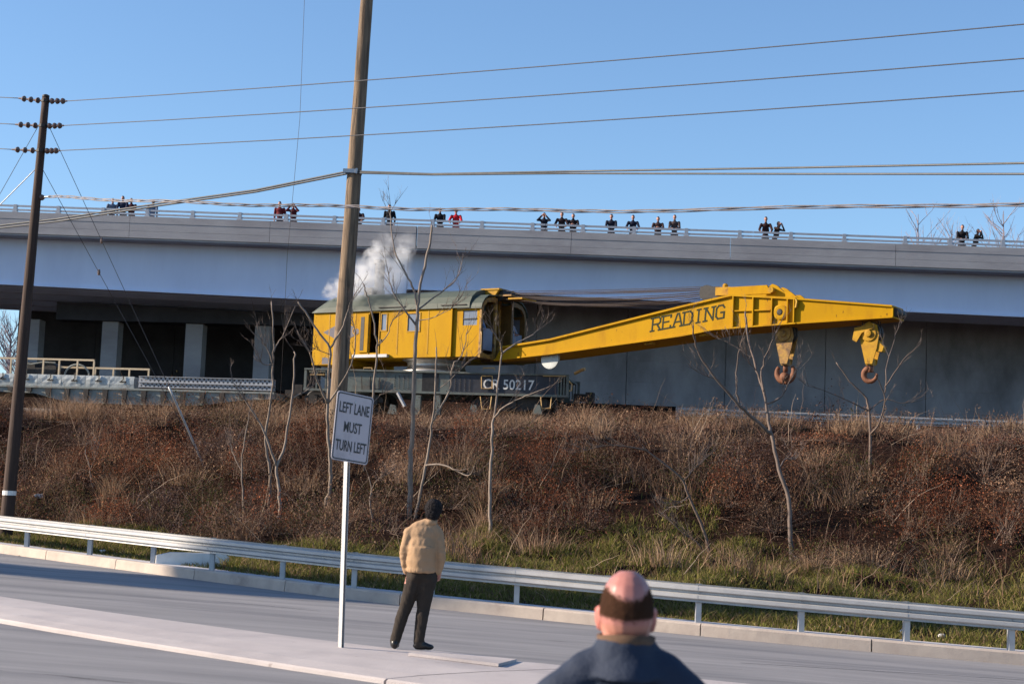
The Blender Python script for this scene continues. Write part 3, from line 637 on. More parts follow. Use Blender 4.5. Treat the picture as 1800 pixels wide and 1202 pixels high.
upart('tip_sheave', MB().tube([(xb + .02, -.4, (tipT[1] + tipB[1]) / 2), (xb + .02, .4, (tipT[1] + tipB[1]) / 2)], .15, 16), M['dark'])
def seg_z(P, x): return interp(sorted(P), x)
for px in (1290, 1325, 1358, 1385.5, 1397):
    x = bz(px, 545)[0]
    upart('stiffener', MB().box(x - .02, x + .02, -.75 - .105, -.751, seg_z(bot, x), seg_z(top, x)), M['yellow'], boom)
a, c = bz(1292, 545)[0], bz(1356, 547)[0]
upart('stiffener', MB().box(a + .02, c - .02, -.83, -.751, bz(1322, 546)[1] - .02, bz(1322, 546)[1] + .02), M['yellow'], boom)
ry = Matrix.Rotation(PI / 2, 4, 'X')
x, z = bz(1372, 549)
bo = upart('pin_boss', MB().lathe([(.25, 0), (.25, .05), (.2, .07), (.11, .07), (.11, .02)], 22, Matrix.Translation((x, -.751, z)) @ ry), M['yellow'], boom)
upart('pin', MB().lathe([(.1, 0), (.1, .06), (.07, .075)], 14, Matrix.Translation((x, -.76, z)) @ ry), M['dark'], boom)
x, z = bz(1400, 534); upart('hanging_hook', MB().tube([(x, -.8, z + .18), (x + .05, -.82, z + .05), (x + .02, -.82, z - .12), (x - .05, -.82, z - .16)], [.03, .05, .05, .02], 6), M['yellow2'], boom)
lk = MB(); P = [bz(*p) for p in ((1277, 518), (1277, 504), (1345, 500), (1352, 515))]; lk.prism(P, -.62, -.52); lk.prism(P, .52, .62); upart('link_arm', lk, M['yellow'])
hp = MB(); P = [bz(*p) for p in ((1340, 521), (1346, 501), (1352, 497), (1360, 500), (1372, 511), (1384, 511), (1402, 526), (1400, 529))]; hp.prism(P, -.48, -.36); hp.prism(P, .36, .48); upart('boom_head', hp, M['yellow'])
x, z = bz(1353, 509); upart('head_pin', MB().tube([(x, -.7, z), (x, .7, z)], .1, 12), M['yellow2'])
x, z = bz(1265, 510); upart('equaliser', MB().box(x - .28, x + .28, -.5, .5, z - .14, z + .14), M['yellow2']); upart('equaliser_pin', MB().lathe([(.08, 0), (.1, .1), (.05, .16)], 10, Matrix.Translation((x - .05, -.2, z + .14))), M['yellow2'])
x1, z1 = bz(1222, 513); x2, _ = bz(1248, 513)
sb = MB()
for y in (-.4, -.2, 0, .2, .4): sb.tube([(x1 + .28, y - .05, z1), (x1 + .28, y + .05, z1)], .27, 16)
sb.box(x1 + .05, x2 + .2, -.46, -.43, z1 - .2, z1 + .2); sb.box(x1 + .3, x2 + .7, -.44, .44, z1 - .22, z1 - .1)
upart('sheave_block', sb, M['black'])
gx, gz = up(866, 518, .3)
upart('gantry_head', MB().prism([(gx - .5, gz + .12), (gx + .45, gz + .12), (gx + .2, gz - .22), (gx + .0, gz - .22)], -.62, -.5).prism([(gx - .5, gz + .12), (gx + .45, gz + .12), (gx + .2, gz - .22), (gx, gz - .22)], .5, .62).box(gx - .3, gx + .5, -.66, .66, gz + .121, gz + .18), M['yellow2'])
upart('gantry_sheave', MB().tube([(gx + .35, -.45, gz - .02), (gx + .35, .45, gz - .02)], .24, 18), M['dark'])
x, z = up(908, 525, .4); upart('cable_guard', MB().box(x - .3, x + .3, -.5, .5, z - .03, z + .03), M['yellow2'])
for i in range(14):
    y = -.42 + .84 * (i % 5) / 4; lv = i // 5
    za = gz + .1 - .12 * lv - .03 * (i % 3); zb = z1 + .22 - .16 * lv - .02 * (i % 2); sag = .04 + .10 * lv
    pth = [(gx + .4 + (x1 + .2 - gx - .4) * t, y, za + (zb - za) * t - sag * 4 * t * (1 - t)) for t in [q / 10 for q in range(11)]]
    upart('hoist_cable', MB().tube(pth, .0115, 5), M['cable'])
x, z = up(968, 631, .5); upart('lower_sheave', MB().lathe([(.36, -.05), (.36, .05), (.30, .055), (.1, .06)], 24, Matrix.Translation((x, -.52, z)) @ ry), M['crate'])
for px in (1098, 1228, 1132):
    x, z = bz(px, 603 if px < 1200 else 588); upart('boom_lug', MB().prism([(x - .14, z + .12), (x + .2, z + .12), (x + .2, z - .02), (x - .05, z - .05)], -.6, -.3), M['yellow2'], boom)
# lettering READING, slab serifs, rising with the boom
LET = {'R': [((0, 0), (0, 1)), ((0, 1), (.5, 1)), ((.5, 1), (.62, .86)), ((.62, .86), (.62, .62)), ((.62, .62), (.5, .5)), ((.5, .5), (0, .5)), ((.35, .5), (.66, 0))],
       'E': [((0, 0), (0, 1)), ((0, 1), (.62, 1)), ((0, .52), (.45, .52)), ((0, 0), (.62, 0)), ((.62, 0), (.62, .16)), ((.62, 1), (.62, .84))],
       'A': [((0, 0), (.28, 1)), ((.28, 1), (.42, 1)), ((.42, 1), (.7, 0)), ((.14, .36), (.56, .36))],
       'D': [((0, 0), (0, 1)), ((0, 1), (.46, 1)), ((.46, 1), (.64, .8)), ((.64, .8), (.64, .2)), ((.64, .2), (.46, 0)), ((.46, 0), (0, 0))],
       'I': [((.3, 0), (.3, 1))], 'N': [((0, 0), (0, 1)), ((0, 1), (.62, 0)), ((.62, 0), (.62, 1))],
       'G': [((.62, .8), (.48, 1)), ((.48, 1), (.16, 1)), ((.16, 1), (0, .8)), ((0, .8), (0, .2)), ((0, .2), (.16, 0)), ((.16, 0), (.62, 0)), ((.62, 0), (.62, .45)), ((.62, .45), (.38, .45))]}
SER = {'R': [(0, 0), (0, 1), (.66, 0)], 'E': [(0, 0), (0, 1)], 'A': [(0, 0), (.7, 0)], 'D': [(0, 0), (0, 1)], 'I': [(.3, 0), (.3, 1)], 'N': [(0, 0), (0, 1), (.62, 1)], 'G': []}
l0, l1 = bz(1146, 582), bz(1258, 561); stp = (l1[0] - l0[0]) / 6; slp = (l1[1] - l0[1]) / (l1[0] - l0[0])
for i, ch in enumerate('READING'):
    bx0 = l0[0] + stp * i; bz0 = l0[1] + slp * stp * i
    T = lambda u, v: (bx0 + u * .47 + v * .03, bz0 + v * .44 + slp * u * .47)
    sg = LET[ch] + [((a - .13, b_), (a + .13, b_)) for a, b_ in SER[ch]]
    upart('letter', strokes(sg, .125, -.756, -.7525, T), M['letter'], boom)
# --- hook blocks
def hook_block(px, bright):
    mm = M['yellow2'] if bright else M['rustshade']
    x, zt0 = up(px, 572 if bright else 568, .1); z = lambda py: up(px, py, .1)[1]
    k = upart('hook_block', MB().prism([(x - .32, z(590)), (x - .26, z(574)), (x, z(566)), (x + .26, z(572)), (x + .34, z(590)), (x + .28, z(612)), (x + .13, z(640)), (x - .1, z(640)), (x - .26, z(605))], -.24, -.19)
              .prism([(x - .32, z(590)), (x, z(566)), (x + .34, z(590)), (x + .13, z(640)), (x - .1, z(640))], .15, .2).box(x - .1, x + .12, -.185, .145, z(642), z(630)), mm)
    upart('sheave', MB().lathe([(.36, -.16), (.36, -.06), (.28, -.03), (.28, .03), (.36, .06), (.36, .16)], 22, Matrix.Translation((x, 0, z(585))) @ ry), M['dark'], k)
    upart('sheave_boss', MB().lathe([(.27, 0), (.25, .04), (.12, .05), (.11, .11), (.05, .12)], 20, Matrix.Translation((x, -.241, z(587))) @ ry), M['yellow2'] if bright else M['rustshade'], k)
    if bright: upart('guard', MB().prism([(x - .52, z(598)), (x - .45, z(577)), (x + .1, z(572)), (x + .2, z(578)), (x - .2, z(586)), (x - .38, z(602))], -.34, -.27), M['yellow2'], k)
    if bright: upart('lug', MB().prism([(x + .22, z(596)), (x + .5, z(610)), (x + .44, z(619)), (x + .2, z(618))], -.2, .1), M['yellow2'], k)
    for dx in (-.3, .3):
        for y in (-.1, .1): upart('fall_cable', MB().tube([(x + dx, y, z(586)), (x + dx * .8, y, z(552))], .018, 5), M['cable'], k)
    h = MB(); zz = z(642); 
    h.tube([(x, -.02, zz + .06), (x, -.02, zz - .22)], .085, 10)
    c0 = Vector((x, -.02, zz - .30))
    def arc(a0, a1, rr, w):
        n = 12; h.tube([(c0.x + rr * math.cos(a0 + (a1 - a0) * i / n), -.02, c0.z + rr * math.sin(a0 + (a1 - a0) * i / n)) for i in range(n + 1)], [w * (1 - .55 * (i / n) ** 2) for i in range(n + 1)], 10)
    if bright: arc(R(100), R(370), .22, .10)
    else:
        c0 = Vector((x, -.02, zz - .22))
        arc(R(-92), R(-215), .30, .12); arc(R(-88), R(38), .30, .12); h.tube([(x, -.17, zz - .38), (x, .13, zz - .38)], .14, 14)
    upart('hook', h, M['rust'], k, True)
hook_block(1381, False); hook_block(1530, True)

# ------------------------------------------------------------------ gondola and its load
gx0, gx1 = -26.0, on_vert(482, 700, nplane(TY, 1.4), TY)[0]
gond = tag(empty('gondola_car', (OX, OY, ZR), TY), 'grey green fishbelly gondola rail car with ribbed side carrying steel loads', 'rail car')
def gp_(px, py, off=1.4): s, z = on_vert(px, py, nplane(TY, off), TY); return s, z - ZR
GT = gp_(240, 686)[1]; Gb = gp_(170, 709)[1]; Ge = Gb + .36
fx = [(gx0, Ge), (gp_(-30, 690)[0], Ge), (gp_(60, 690)[0], Ge - .03), (gp_(100, 690)[0], Gb + .12), (gp_(130, 690)[0], Gb), (gp_(310, 690)[0], Gb), (gp_(360, 690)[0], Gb + .06), (gp_(420, 690)[0], Ge - .1), (gx1, Ge)]
def gbot(x): return interp(fx, x)
gb = MB(); gb.prism(fx + [(gx1, GT), (gx0, GT)], -1.4, -1.37); gb.prism(fx + [(gx1, GT), (gx0, GT)], 1.37, 1.4)
gb.box(gx0, gx1, -1.46, -1.32, GT + .001, GT + .07); gb.box(gx0, gx1, 1.32, 1.46, GT + .001, GT + .07); gb.box(gx0, gx1, -1.36, 1.36, GT - .06, GT + .02)
gb.box(gx1 - .05, gx1 + .02, -1.36, 1.36, Ge, GT + .06)
gside = gb.build('side', M['gond'], gond)
rx0 = gp_(19, 690)[0]; step = (gp_(288, 690)[0] - rx0) / 8
k = -9
while True:
    x = rx0 + step * k; k += 1
    if x > gx1 - .1: break
    if x < gx0 + .1: continue
    zb = gbot(x) + .04
    MB().prism([(x - .10, GT), (x + .10, GT), (x + .10, GT - .12), (x + .06, zb), (x - .06, zb), (x - .10, GT - .12)], -1.50, -1.401).build('rib', M['dark'], gond)
for px in range(110, 205, 30):
    b = MB(); X, Z = gp_(px + 8, 692)
    for j in range(3):
        for i in range(random.randint(3, 5)): b.box(X - .2 + i * .1, X - .13 + i * .1, -1.4035, -1.401, Z - .02 - j * .11, Z + .05 - j * .11)
    tag(b.build('stencil', M['stencil'], gside), kind='stuff')
for bx_ in (gx1 - 2.0, gx0 + 2):
    b = MB()
    for s in (-1, 1): b.prism([(bx_ - 1.1, .5), (bx_ - .7, .62), (bx_ + .7, .62), (bx_ + 1.1, .5), (bx_ + 1.1, .34), (bx_ + .5, .3), (bx_ + .3, .18), (bx_ - .3, .18), (bx_ - .5, .3), (bx_ - 1.1, .34)], s * 1.1 - .07, s * 1.1 + .07)
    b.box(bx_ - .2, bx_ + .2, -1.03, 1.03, .3, .55); b.build('bogie', M['dark'], gond)
    for q in (-.85, .85):
        for s in (-1, 1): link('wheel', wm, None, gond, (bx_ + q, s * .8, .42), 0 if s < 0 else PI)
for s in (1,): MB().box(gx1 + .02, gx1 + .6, -.16, .16, .55, .85).build('coupler', M['dark'], gond)
def gthing(name, label, cat, x, y=-.9, z=0, group=None): 
    c, s = math.cos(TY), math.sin(TY); return tag(empty(name, (OX + c * x - s * y, OY + s * x + c * y, ZR + z), TY), label, cat, group)
# dented sheet metal boxes with hooks along the left half
cx0, cx1 = gx0 + 1, gp_(236, 670)[0]; cz1 = gp_(236, 662)[1]
t = gthing('sheet_metal_box', 'long dented grey sheet metal box with rope hooks lying on the gondola side', 'box', cx0, -1.4, GT + .07)
n = 14
for i in range(n):
    w = (cx1 - cx0) / n; o = MB(); N = 5; hh = cz1 - GT - .07
    o.v = [(i * w + .006 + (w - .012) * a / N, (-.02 + .03 * noise.noise(Vector((i * 3 + a, c * 2.2, 0)))) if 0 < c < 3 else 0, hh * c / 3) for c in range(4) for a in range(N + 1)]
    o.f = [(c*(N+1) + a, c*(N+1) + a + 1, (c+1)*(N+1) + a + 1, (c+1)*(N+1) + a) for c in range(3) for a in range(N)]
    o.box(i * w + .006, (i + 1) * w - .006, .03, .6, 0, hh - .002)
    o.build('panel', M['crate'], t)
    MB().tube([((i + .55) * w, -.04, hh + .02), ((i + .57) * w, -.05, hh - .12), ((i + .48) * w, -.05, hh - .19)], .022, 5).box((i + .42) * w, (i + .68) * w, -.055, -.045, hh - .24, hh - .19).build('hook', M['dark'], t)
# two perforated channels stacked on the right half
px0_, px1_ = gp_(244, 670)[0], gp_(481, 670)[0]
for q, (za, zb) in enumerate(((gp_(300, 681)[1], gp_(300, 674)[1]), (gp_(300, 672)[1], gp_(300, 663)[1]))):
    L = px1_ - px0_
    t = gthing('perforated_channel', ('lower', 'upper')[q] + ' of two long perforated steel channels stacked on the gondola', 'steel channel', px0_, -1.4, za)
    h = zb - za; b = MB(); holes = []
    for i in range(int(L / .17)):
        for j in (.3, .72): holes.append((.08 + i * .17 + (.085 if j > .5 else 0), .08 + i * .17 + .07 + (.085 if j > .5 else 0), h * j - .035, h * j + .035))
    rows_ = [(0, h * .3 - .035, None), (h * .3 - .035, h * .3 + .035, 0), (h * .3 + .035, h * .72 - .035, None), (h * .72 - .035, h * .72 + .035, 1), (h * .72 + .035, h, None)]
    for a, c, kind in rows_:
        if kind is None: b.box(0, L, 0, .015, a, c)
        else:
            x = 0
            for hh in [q_ for q_ in holes if abs((q_[2] + q_[3]) / 2 - (a + c) / 2) < .01]:
                if hh[1] < L - .05: b.box(x, hh[0], 0, .015, a, c); x = hh[1]
            b.box(x, L, 0, .015, a, c)
    b.box(0, L, -.05, .3, h, h + .02); b.box(0, L, -.05, .3, -.02, 0); b.box(0, L, .24, .26, 0, h)
    b.build('web', M['perf'], t)
MB().box(-.06, .06, -.03, .03, 0, 0) if 0 else None
# handrails on the gondola
def handrail(name, label, top, posts, base, off, mid=None):
    a = gp_(*top[0], off); c = gp_(*top[1], off); zb = gp_(*base, off)[1]
    t = gthing(name, label, 'handrail', a[0], -off, zb); h = (a[1] + c[1]) / 2 - zb
    MB().box(-.03, c[0] - a[0] + .03, -.03, .03, h - .04, h + .03).build('top_rail', M['cream'], t)
    for px in posts: x = gp_(px, base[1], off)[0] - a[0]; MB().box(x - .03, x + .03, -.028, .028, 0, h - .041).build('post', M['cream'], t)
    if mid: zz = gp_(*mid, off)[1] - zb; MB().box(0, c[0] - a[0], -.02, .02, zz - .025, zz + .025).build('mid_rail', M['cream'], t)
handrail('handrail', 'tall cream pipe handrail on the gondola behind the dented box', ((-30, 630), (165, 631)), (-20, 18, 45, 75, 103, 135, 164), (150, 660), .4)
handrail('handrail', 'low cream pipe handrail on the gondola ending beside the channels', ((104, 645), (262, 649)), (104, 167, 199, 227, 261), (200, 661), .0)
x, z = gp_(135, 661, .2)
t = gthing('cable_reel', 'round reel rim standing on the gondola between the handrail posts', 'reel', x, -.2, z - .1)
MB().tube([(.5 * math.cos(a_ * PI / 12) , 0, .1 + .45 * math.sin(a_ * PI / 12)) for a_ in range(25)], .04, 6).build('rim', M['gond'], t); MB().box(-.04, .04, -.2, .2, -.1, .2).build('hub', M['dark'], t)
x, z = gp_(58, 660, 0)
t = gthing('winch', 'dark winch machinery on the gondola behind the tall handrail', 'winch', x, .2, z)
MB().box(-.55, .55, -.4, .4, 0, .3).prism([(-.5, .3), (.1, .3), (.1, .5), (-.4, .52)], -.3, .3).build('bed', M['dark'], t); MB().tube([(.75, -.4, .25), (.75, .4, .25)], .28, 14).build('drum', M['dark'], t); MB().tube([(-.5, -.42, .5), (0, -.42, .42), (.5, -.42, .52), (1.0, -.42, .5)], .03, 6).build('lever', M['gond'], t)

# second track guard rail beside the wall on the right
P = [at(px, 750, 66.0) for px in (1190, 1275, 1360, 1445, 1530, 1615, 1700, 1785, 1870, 1955)]
gr2 = guardrail([(p.x, p.y) for p in P], lambda x, y: 5.62, 'guardrail', 'weathered low guardrail on top of the embankment beside the retaining wall')

# ------------------------------------------------------------------ poles and wires
def sag_path(pts, n=6, sag=0):
    out = []
    for a, c in zip(pts, pts[1:]):
        for i in range(n): t = i / n; p = Vector(a).lerp(Vector(c), t); p.z -= sag * 4 * t * (1 - t); out.append(p)
    return out + [Vector(pts[-1])]
def wire(name, label, pts, r, m_, cat='wire', sag=0, group=None):
    P = sag_path(pts, 10, sag); b = MB(); o = P[0].copy(); b.tube([p - o for p in P], r, 6)
    return tag(b.build(name, m_, None, True, o), label, cat, group)
BP0 = hit(587, 800); BPd = BP0.y
BP1 = at(657, -170, BPd)
big = tag(empty('utility_pole', BP0), 'stout weathered grey utility pole standing on the embankment in front of the crane', 'utility pole')
b = MB(); n = 40; D = BP1 - BP0; pts = []; rr = []
for i in range(n + 1):
    t = i / n; pts.append(D * t + Vector((.02 * noise.noise(Vector((t * 6, 1, 0))), 0, 0)) - Vector((0, 0, .5 if i == 0 else 0))); rr.append((.262 - .085 * t) * (1 + .02 * noise.noise(Vector((t * 25, 5, 5)))))
b.tube(pts, rr, 20); b.build('shaft', M['pole'], big, True)
def on_big(py): 
    t = (at(620, py, BPd).z - BP0.z) / D.z; return BP0 + D * t, .262 - .085 * t
q, r_ = on_big(304); q -= BP0
MB().lathe([(r_ + .012, -.06), (r_ + .012, .06)], 20, Matrix.Translation(q)).build('band', M['dark'], big)
MB().box(q.x - r_ - .1, q.x + r_ * .5, q.y - r_ - .06, q.y - r_ + .04, q.z - .05, q.z + .07).box(q.x + .06, q.x + .12, q.y - r_ - .09, q.y - r_, q.z - .07, q.z + .09).build('bracket', M['galvpost'], big)
q, r_ = on_big(-110); q -= BP0
MB().box(q.x - 2.2, q.x + 1.6, q.y - r_ - .12, q.y - r_ - .01, q.z - .07, q.z + .07).build('crossarm', M['pole'], big)
LP0 = hit(9, 948); LPd = LP0.y; LP1 = at(80.5, 172, LPd)
lp = tag(empty('utility_pole', LP0), 'dark creosoted utility pole with three insulator strings behind the guardrail', 'utility pole')
D2 = LP1 - LP0; b = MB(); b.tube([D2 * t - Vector((0, 0, .4 if t == 0 else 0)) for t in [i / 24 for i in range(25)]], [.185 - .085 * i / 24 for i in range(25)], 16); b.build('shaft', M['poledark'], lp, True)
def on_lp(py): t = (at(60, py, LPd).z - LP0.z) / D2.z; return D2 * t, .185 - .085 * t
q, r_ = on_lp(868); MB().lathe([(r_ + .006, -.06), (r_ + .006, .06)], 16, Matrix.Translation(q)).build('white_band', M['white'], lp)
MB().lathe([(.06, 0), (.1, .02), (.1, .06), (.04, .09)], 14, Matrix.Translation(D2)).build('cap', M['dark'], lp)
def insul(a, c, n=3):
    a, c = Vector(a), Vector(c); d = c - a; L = d.length; Mx = Matrix.Translation(a) @ d.to_track_quat('Z', 'Y').to_matrix().to_4x4()
    b = MB(); prof = [(.022, 0)]
    for i in range(n): z = L * (.2 + .6 * i / max(1, n - 1)); prof += [(.025, z - .045), (.085, z - .035), (.07, z + .01), (.028, z + .04)]
    prof += [(.022, L)]; b.lathe(prof, 12, Mx); return b
wires_l = []
for py, (lx, ly), (rx_, ry_) in ((177, (33, 173), (118, 178)), (221, (27, 219), (112, 221)), (265, (21, 263), (105, 265))):
    q, r_ = on_lp(py)
    a = at(rx_, ry_, LPd - .3) - LP0; c = at(lx, ly, LPd + .4) - LP0
    insul(q + Vector((r_, 0, 0)), a).build('insulator', M['insul'], lp); insul(q - Vector((r_, 0, 0)), c).build('insulator', M['insul'], lp)
    MB().lathe([(r_ + .015, -.04), (r_ + .015, .04)], 14, Matrix.Translation(q)).build('band', M['dark'], lp)
    wires_l.append((a + LP0, c + LP0))
names = ('top', 'middle', 'lowest')
for i, ((a, c), (ex, ey)) in enumerate(zip(wires_l, ((1800, 28), (1800, 88), (1800, 145)))):
    mid = at(ex, ey, 31); dd = (mid - a); end = a + dd * 1.5
    wire('power_line', f'{names[i]} of three power wires running right from the dark pole', [a, end], .0115, M['wire'], sag=.12 * 1.5)
    wire('power_line', f'{names[i]} of three power wires leaving the dark pole away from the crane', [c, c + (at(-60, ly - 5 - 45 * 0 + (173, 219, 263)[i] - ly, LPd + 4) - c) * 3], .0115, M['wire'])
q, r_ = on_lp(347)
a = at(86, 346, LPd - .2)
insul(q + Vector((r_, 0, 0)), a - LP0, 1).build('insulator', M['insul'], lp)
# twisted service cable: three strands wound round each other
pts = [a, at(300, 355, 41.5), at(620, 364, 39), at(1050, 370.5, 36), at(1800, 358, 31.5), at(2300, 342, 29)]
Pd = []
for i in range(len(pts) - 1):
    p0 = pts[max(0, i-1)]; p1 = pts[i]; p2 = pts[i+1]; p3 = pts[min(len(pts)-1, i+2)]
    for k_ in range(40): t_ = k_ / 40; Pd.append(.5 * ((2*p1) + (p2 - p0)*t_ + (2*p0 - 5*p1 + 4*p2 - p3)*t_*t_ + (3*p1 - p0 - 3*p2 + p3)*t_**3))
tw = tag(empty('service_cable', a), 'twisted three strand service cable sagging in front of the bridge people', 'cable')
for s in range(3):
    MB().tube([p - a + Vector((0, .028 * math.cos(i * .33 + s * 2.1), .030 * math.sin(i * .33 + s * 2.1) + .02 * math.sin(i * .19))) for i, p in enumerate(Pd)], .0135, 5).build('strand', M['twist'], tw, True)
bk, br = on_big(304)
jl = bk + Vector((-br * .6, -br - .03, 0)); jr = bk + Vector((br * .6, -br - .03, 0))
ph = []
for k_ in (0, 1):
    dz = Vector((0, 0, -.10 * k_)); L = [jl + dz * .7, at(450, 334 + 3.5 * k_, BPd + 1.5), at(285, 357 + 4 * k_, BPd + 3.5), at(100, 385 + 4.5 * k_, BPd + 6), at(-60, 403 + 5 * k_, BPd + 8)]
    wire('telephone_cable', ('upper', 'lower')[k_] + ' black telephone cable running left from the stout pole bracket', sag_path(L, 4), .030, M['phone'], 'cable')
    L = [jr + dz * .5, at(760, 306 + 1.5 * k_, BPd - 1.5), at(1000, 301.5 + 3.5 * k_, BPd - 4), at(1400, 295 + 11 * k_, BPd - 9), at(1800, 287 + 19 * k_, BPd - 14), at(2200, 276 + 26 * k_, BPd - 18)]
    wire('telephone_cable', ('upper', 'lower')[k_] + ' black telephone cable running right from the stout pole bracket', sag_path(L, 4), .026, M['phone'], 'cable')
# guy wires
anch = hit(368, 834)
gtop1, _ = on_lp(203); gtop2, _ = on_lp(288)
for nm, tp_, (mx, my) in (('upper', gtop1, (300, 690)), ('lower', gtop2, (297, 692))):
    a = tp_ + LP0; wire('guy_wire', nm + ' guy wire slanting from the dark pole down into the brush', [a, anch], .009, M['wire'])
    p = a + (anch - a) * .33; MB().lathe([(.03, -.08), (.045, 0), (.03, .08)], 8, Matrix.Translation(p - LP0)).build('guy_insulator', M['insul'], lp)
p = gtop1 + LP0; u_ = (anch - p); 
wire('guy_guard', 'blue grey steel tube guarding the lower end of the guy wires', [anch + Vector((0, 0, -.1)), anch - u_ * .26], .035, M['galvpost'], 'guy guard')
for py, tgt in ((203, (5, 332)), (290, (-12, 372))):
    q, r_ = on_lp(py); a = q + LP0
    wire('guy_wire', ('thin' if py < 250 else 'pale') + ' guy wire slanting left from the dark pole', [a, a + (at(*tgt, LPd + 1.0) - a) * 2.4], .009 if py < 250 else .014, M['wire'] if py < 250 else M['galvpost'])
qc, _ = on_big(-110)
wire('hanging_wire', 'thin wire hanging almost straight down beside the stout pole', [qc + Vector((-1.95, -.3, 0)), at(527, 210, BPd - .3), at(505, 450, BPd + .2), hit(492, 720)], .007, M['wire'])

# ------------------------------------------------------------------ road sign
SB = on_road(599.5, 1136, .15); sgn = tag(empty('road_sign', SB), 'white rectangular road sign reading LEFT LANE MUST TURN LEFT on a steel post', 'sign')
lean = .012; hp_ = at(612, 800, SB.y).z - SB.z
PT = at(613.5, 700, SB.y + .02) - SB
ch = MB(); k = .021
for (x0, x1, y0, y1) in ((-k, -k + .006, -.03, .03), (k - .006, k, -.03, .03), (-k, k, .024, .03)):
    bb = MB().box(x0, x1, y0, y1, -.1, 1); bb.v = [(x * math.cos(R(48)) - y * math.sin(R(48)), x * math.sin(R(48)) + y * math.cos(R(48)), z) for x, y, z in bb.v]; bb.v = [(x + PT.x * max(0, z), y + PT.y * max(0, z), z * PT.z if z > 0 else z) for x, y, z in bb.v]; ch.add(bb.v, bb.f)
ch.build('post', M['galv'], sgn)
SW, SH = .60, .80; ctr = at(620, 752, SB.y - .06) - SB; YAW = R(50); TILT = R(-4)
Ms = Matrix.Translation(ctr) @ Matrix.Rotation(YAW, 4, 'Z') @ Matrix.Rotation(-TILT, 4, 'Y')
def rrect(w, h, r, n=5):
    P = []
    for cx_, cz_, a0 in ((w - r, -h + r, -90), (w - r, h - r, 0), (-w + r, h - r, 90), (-w + r, -h + r, 180)):
        P += [(cx_ + r * math.cos(R(a0 + 90 * i / n)), cz_ + r * math.sin(R(a0 + 90 * i / n))) for i in range(n + 1)]
    return P
plate = MB().prism(rrect(SW / 2, SH / 2, .045), 0, .006).build('plate', M['sign'], sgn); plate.matrix_local = Ms
bo_ = rrect(SW / 2 - .014, SH / 2 - .014, .036); bi_ = rrect(SW / 2 - .028, SH / 2 - .028, .026)
fb = MB(); n = len(bo_); fb.v = [(x, -.002, z) for x, z in bo_ + bi_]; fb.f = [(i, (i+1) % n, n + (i+1) % n, n + i) for i in range(n)]
fb.build('border', M['signblack'], plate)
for s, z, w in (('LEFT LANE', .22, .49), ('MUST', .0, .29), ('TURN LEFT', -.22, .50)): text_part(s, 'lettering', M['signblack'], plate, 0, z, -.003, w, .125, .002)
for z in (.3, -.3): MB().lathe([(.012, 0), (.01, .006)], 8, Matrix.Translation((0, -.001, z)) @ ry).build('bolt', M['galvpost'], plate)

# ------------------------------------------------------------------ small things by the kerb
c0, c1 = on_road(262, 990, .21), on_road(398, 999, .21)
wb = tag(empty('parking_block', ((c0.x + c1.x) / 2, (c0.y + c1.y) / 2 + .45, zr((c0.x + c1.x) / 2) + .16), math.atan2(c1.y - c0.y, c1.x - c0.x)), 'white painted concrete parking block lying behind the guardrail', 'parking block')
L = (c1 - c0).length / 2 * .95
b = MB(); b.v = [(x, y, z) for x, k_ in ((-L, .75), (-L + .35, 1), (L - .12, 1), (L, .8)) for y, z in ((-.12, -.1), (-.09, .34 * k_), (.09, .34 * k_), (.12, -.1))]
b.f = [(i*4 + j, i*4 + j + 1, i*4 + j + 5, i*4 + j + 4) for i in range(3) for j in range(3)] + [(3, 2, 1, 0), (12, 13, 14, 15)]
b.build('block', M['white'], wb)
lit = [(180, 971, .16, 'scrap of white paper in the grass under the left end of the guardrail'), (212, 974, .10, 'small crumpled paper beside the white parking block'), (425, 999, .14, 'crumpled white cup just right of the parking block'), (68, 876, .28, 'torn white plastic bag caught in the brush beside the dark pole'),
       (1548, 997, .16, 'white lid lying in the grass below the bramble bank'), (1398, 981, .12, 'white scrap at the foot of the slender tree'), (1588, 1116, .22, 'flattened white cup under the guardrail'), (1656, 1122, .18, 'crumpled paper bag under the guardrail'), (1475, 1104, .1, 'small paper scrap under the guardrail on the pavement'), (1436, 1104, .09, 'tiny paper scrap beside a guardrail post'), (965, 1058, .12, 'brown litter under the guardrail by the bald man')]
for px, py, s, lab in lit:
    p = hit(px, py); b = MB(); b.ell((0, 0, s * .22), (s * .55, s * .4, s * .25), None, 8, 5); b.v = [tuple(Vector(v) * (1 + .5 * noise.noise(Vector(v) * 30 + Vector((px, 0, 0))))) for v in b.v]
    tag(b.build('litter', M['paper'], None, False, (p.x, p.y, max(p.z, zt(p.x, p.y), zr(p.x) + (.21 if p.y < yG(p.x) + 1.14 else 0))), random.random() * 3), lab, 'litter', 'litter by the guardrail')

# ------------------------------------------------------------------ people
def remesh(b, vox, smooth=4, name='body', disp=None):
    o = b.build('tmp', None); md = o.modifiers.new('r', 'REMESH'); md.mode = 'VOXEL'; md.voxel_size = vox
    ms = o.modifiers.new('s', 'SMOOTH'); ms.factor = .5; ms.iterations = smooth
    bpy.context.view_layer.update(); dg = bpy.context.evaluated_depsgraph_get()
    me = bpy.data.meshes.new_from_object(o.evaluated_get(dg)); old = o.data; bpy.data.objects.remove(o); bpy.data.meshes.remove(old)
    me.name = name; me.materials.clear()
    if disp:
        ns = [v.normal.copy() for v in me.vertices]
        for v, n in zip(me.vertices, ns): v.co += n * disp(v.co)
        me.update()
    for p in me.polygons: p.use_smooth = True
    return me
def paint(me, mats, fn):
    for m_ in mats: me.materials.append(m_)
    for p in me.polygons: p.material_index = fn(p.center, p.normal)
def RX(a): return Matrix.Rotation(R(a), 4, 'X')
def RZ(a): return Matrix.Rotation(R(a), 4, 'Z')
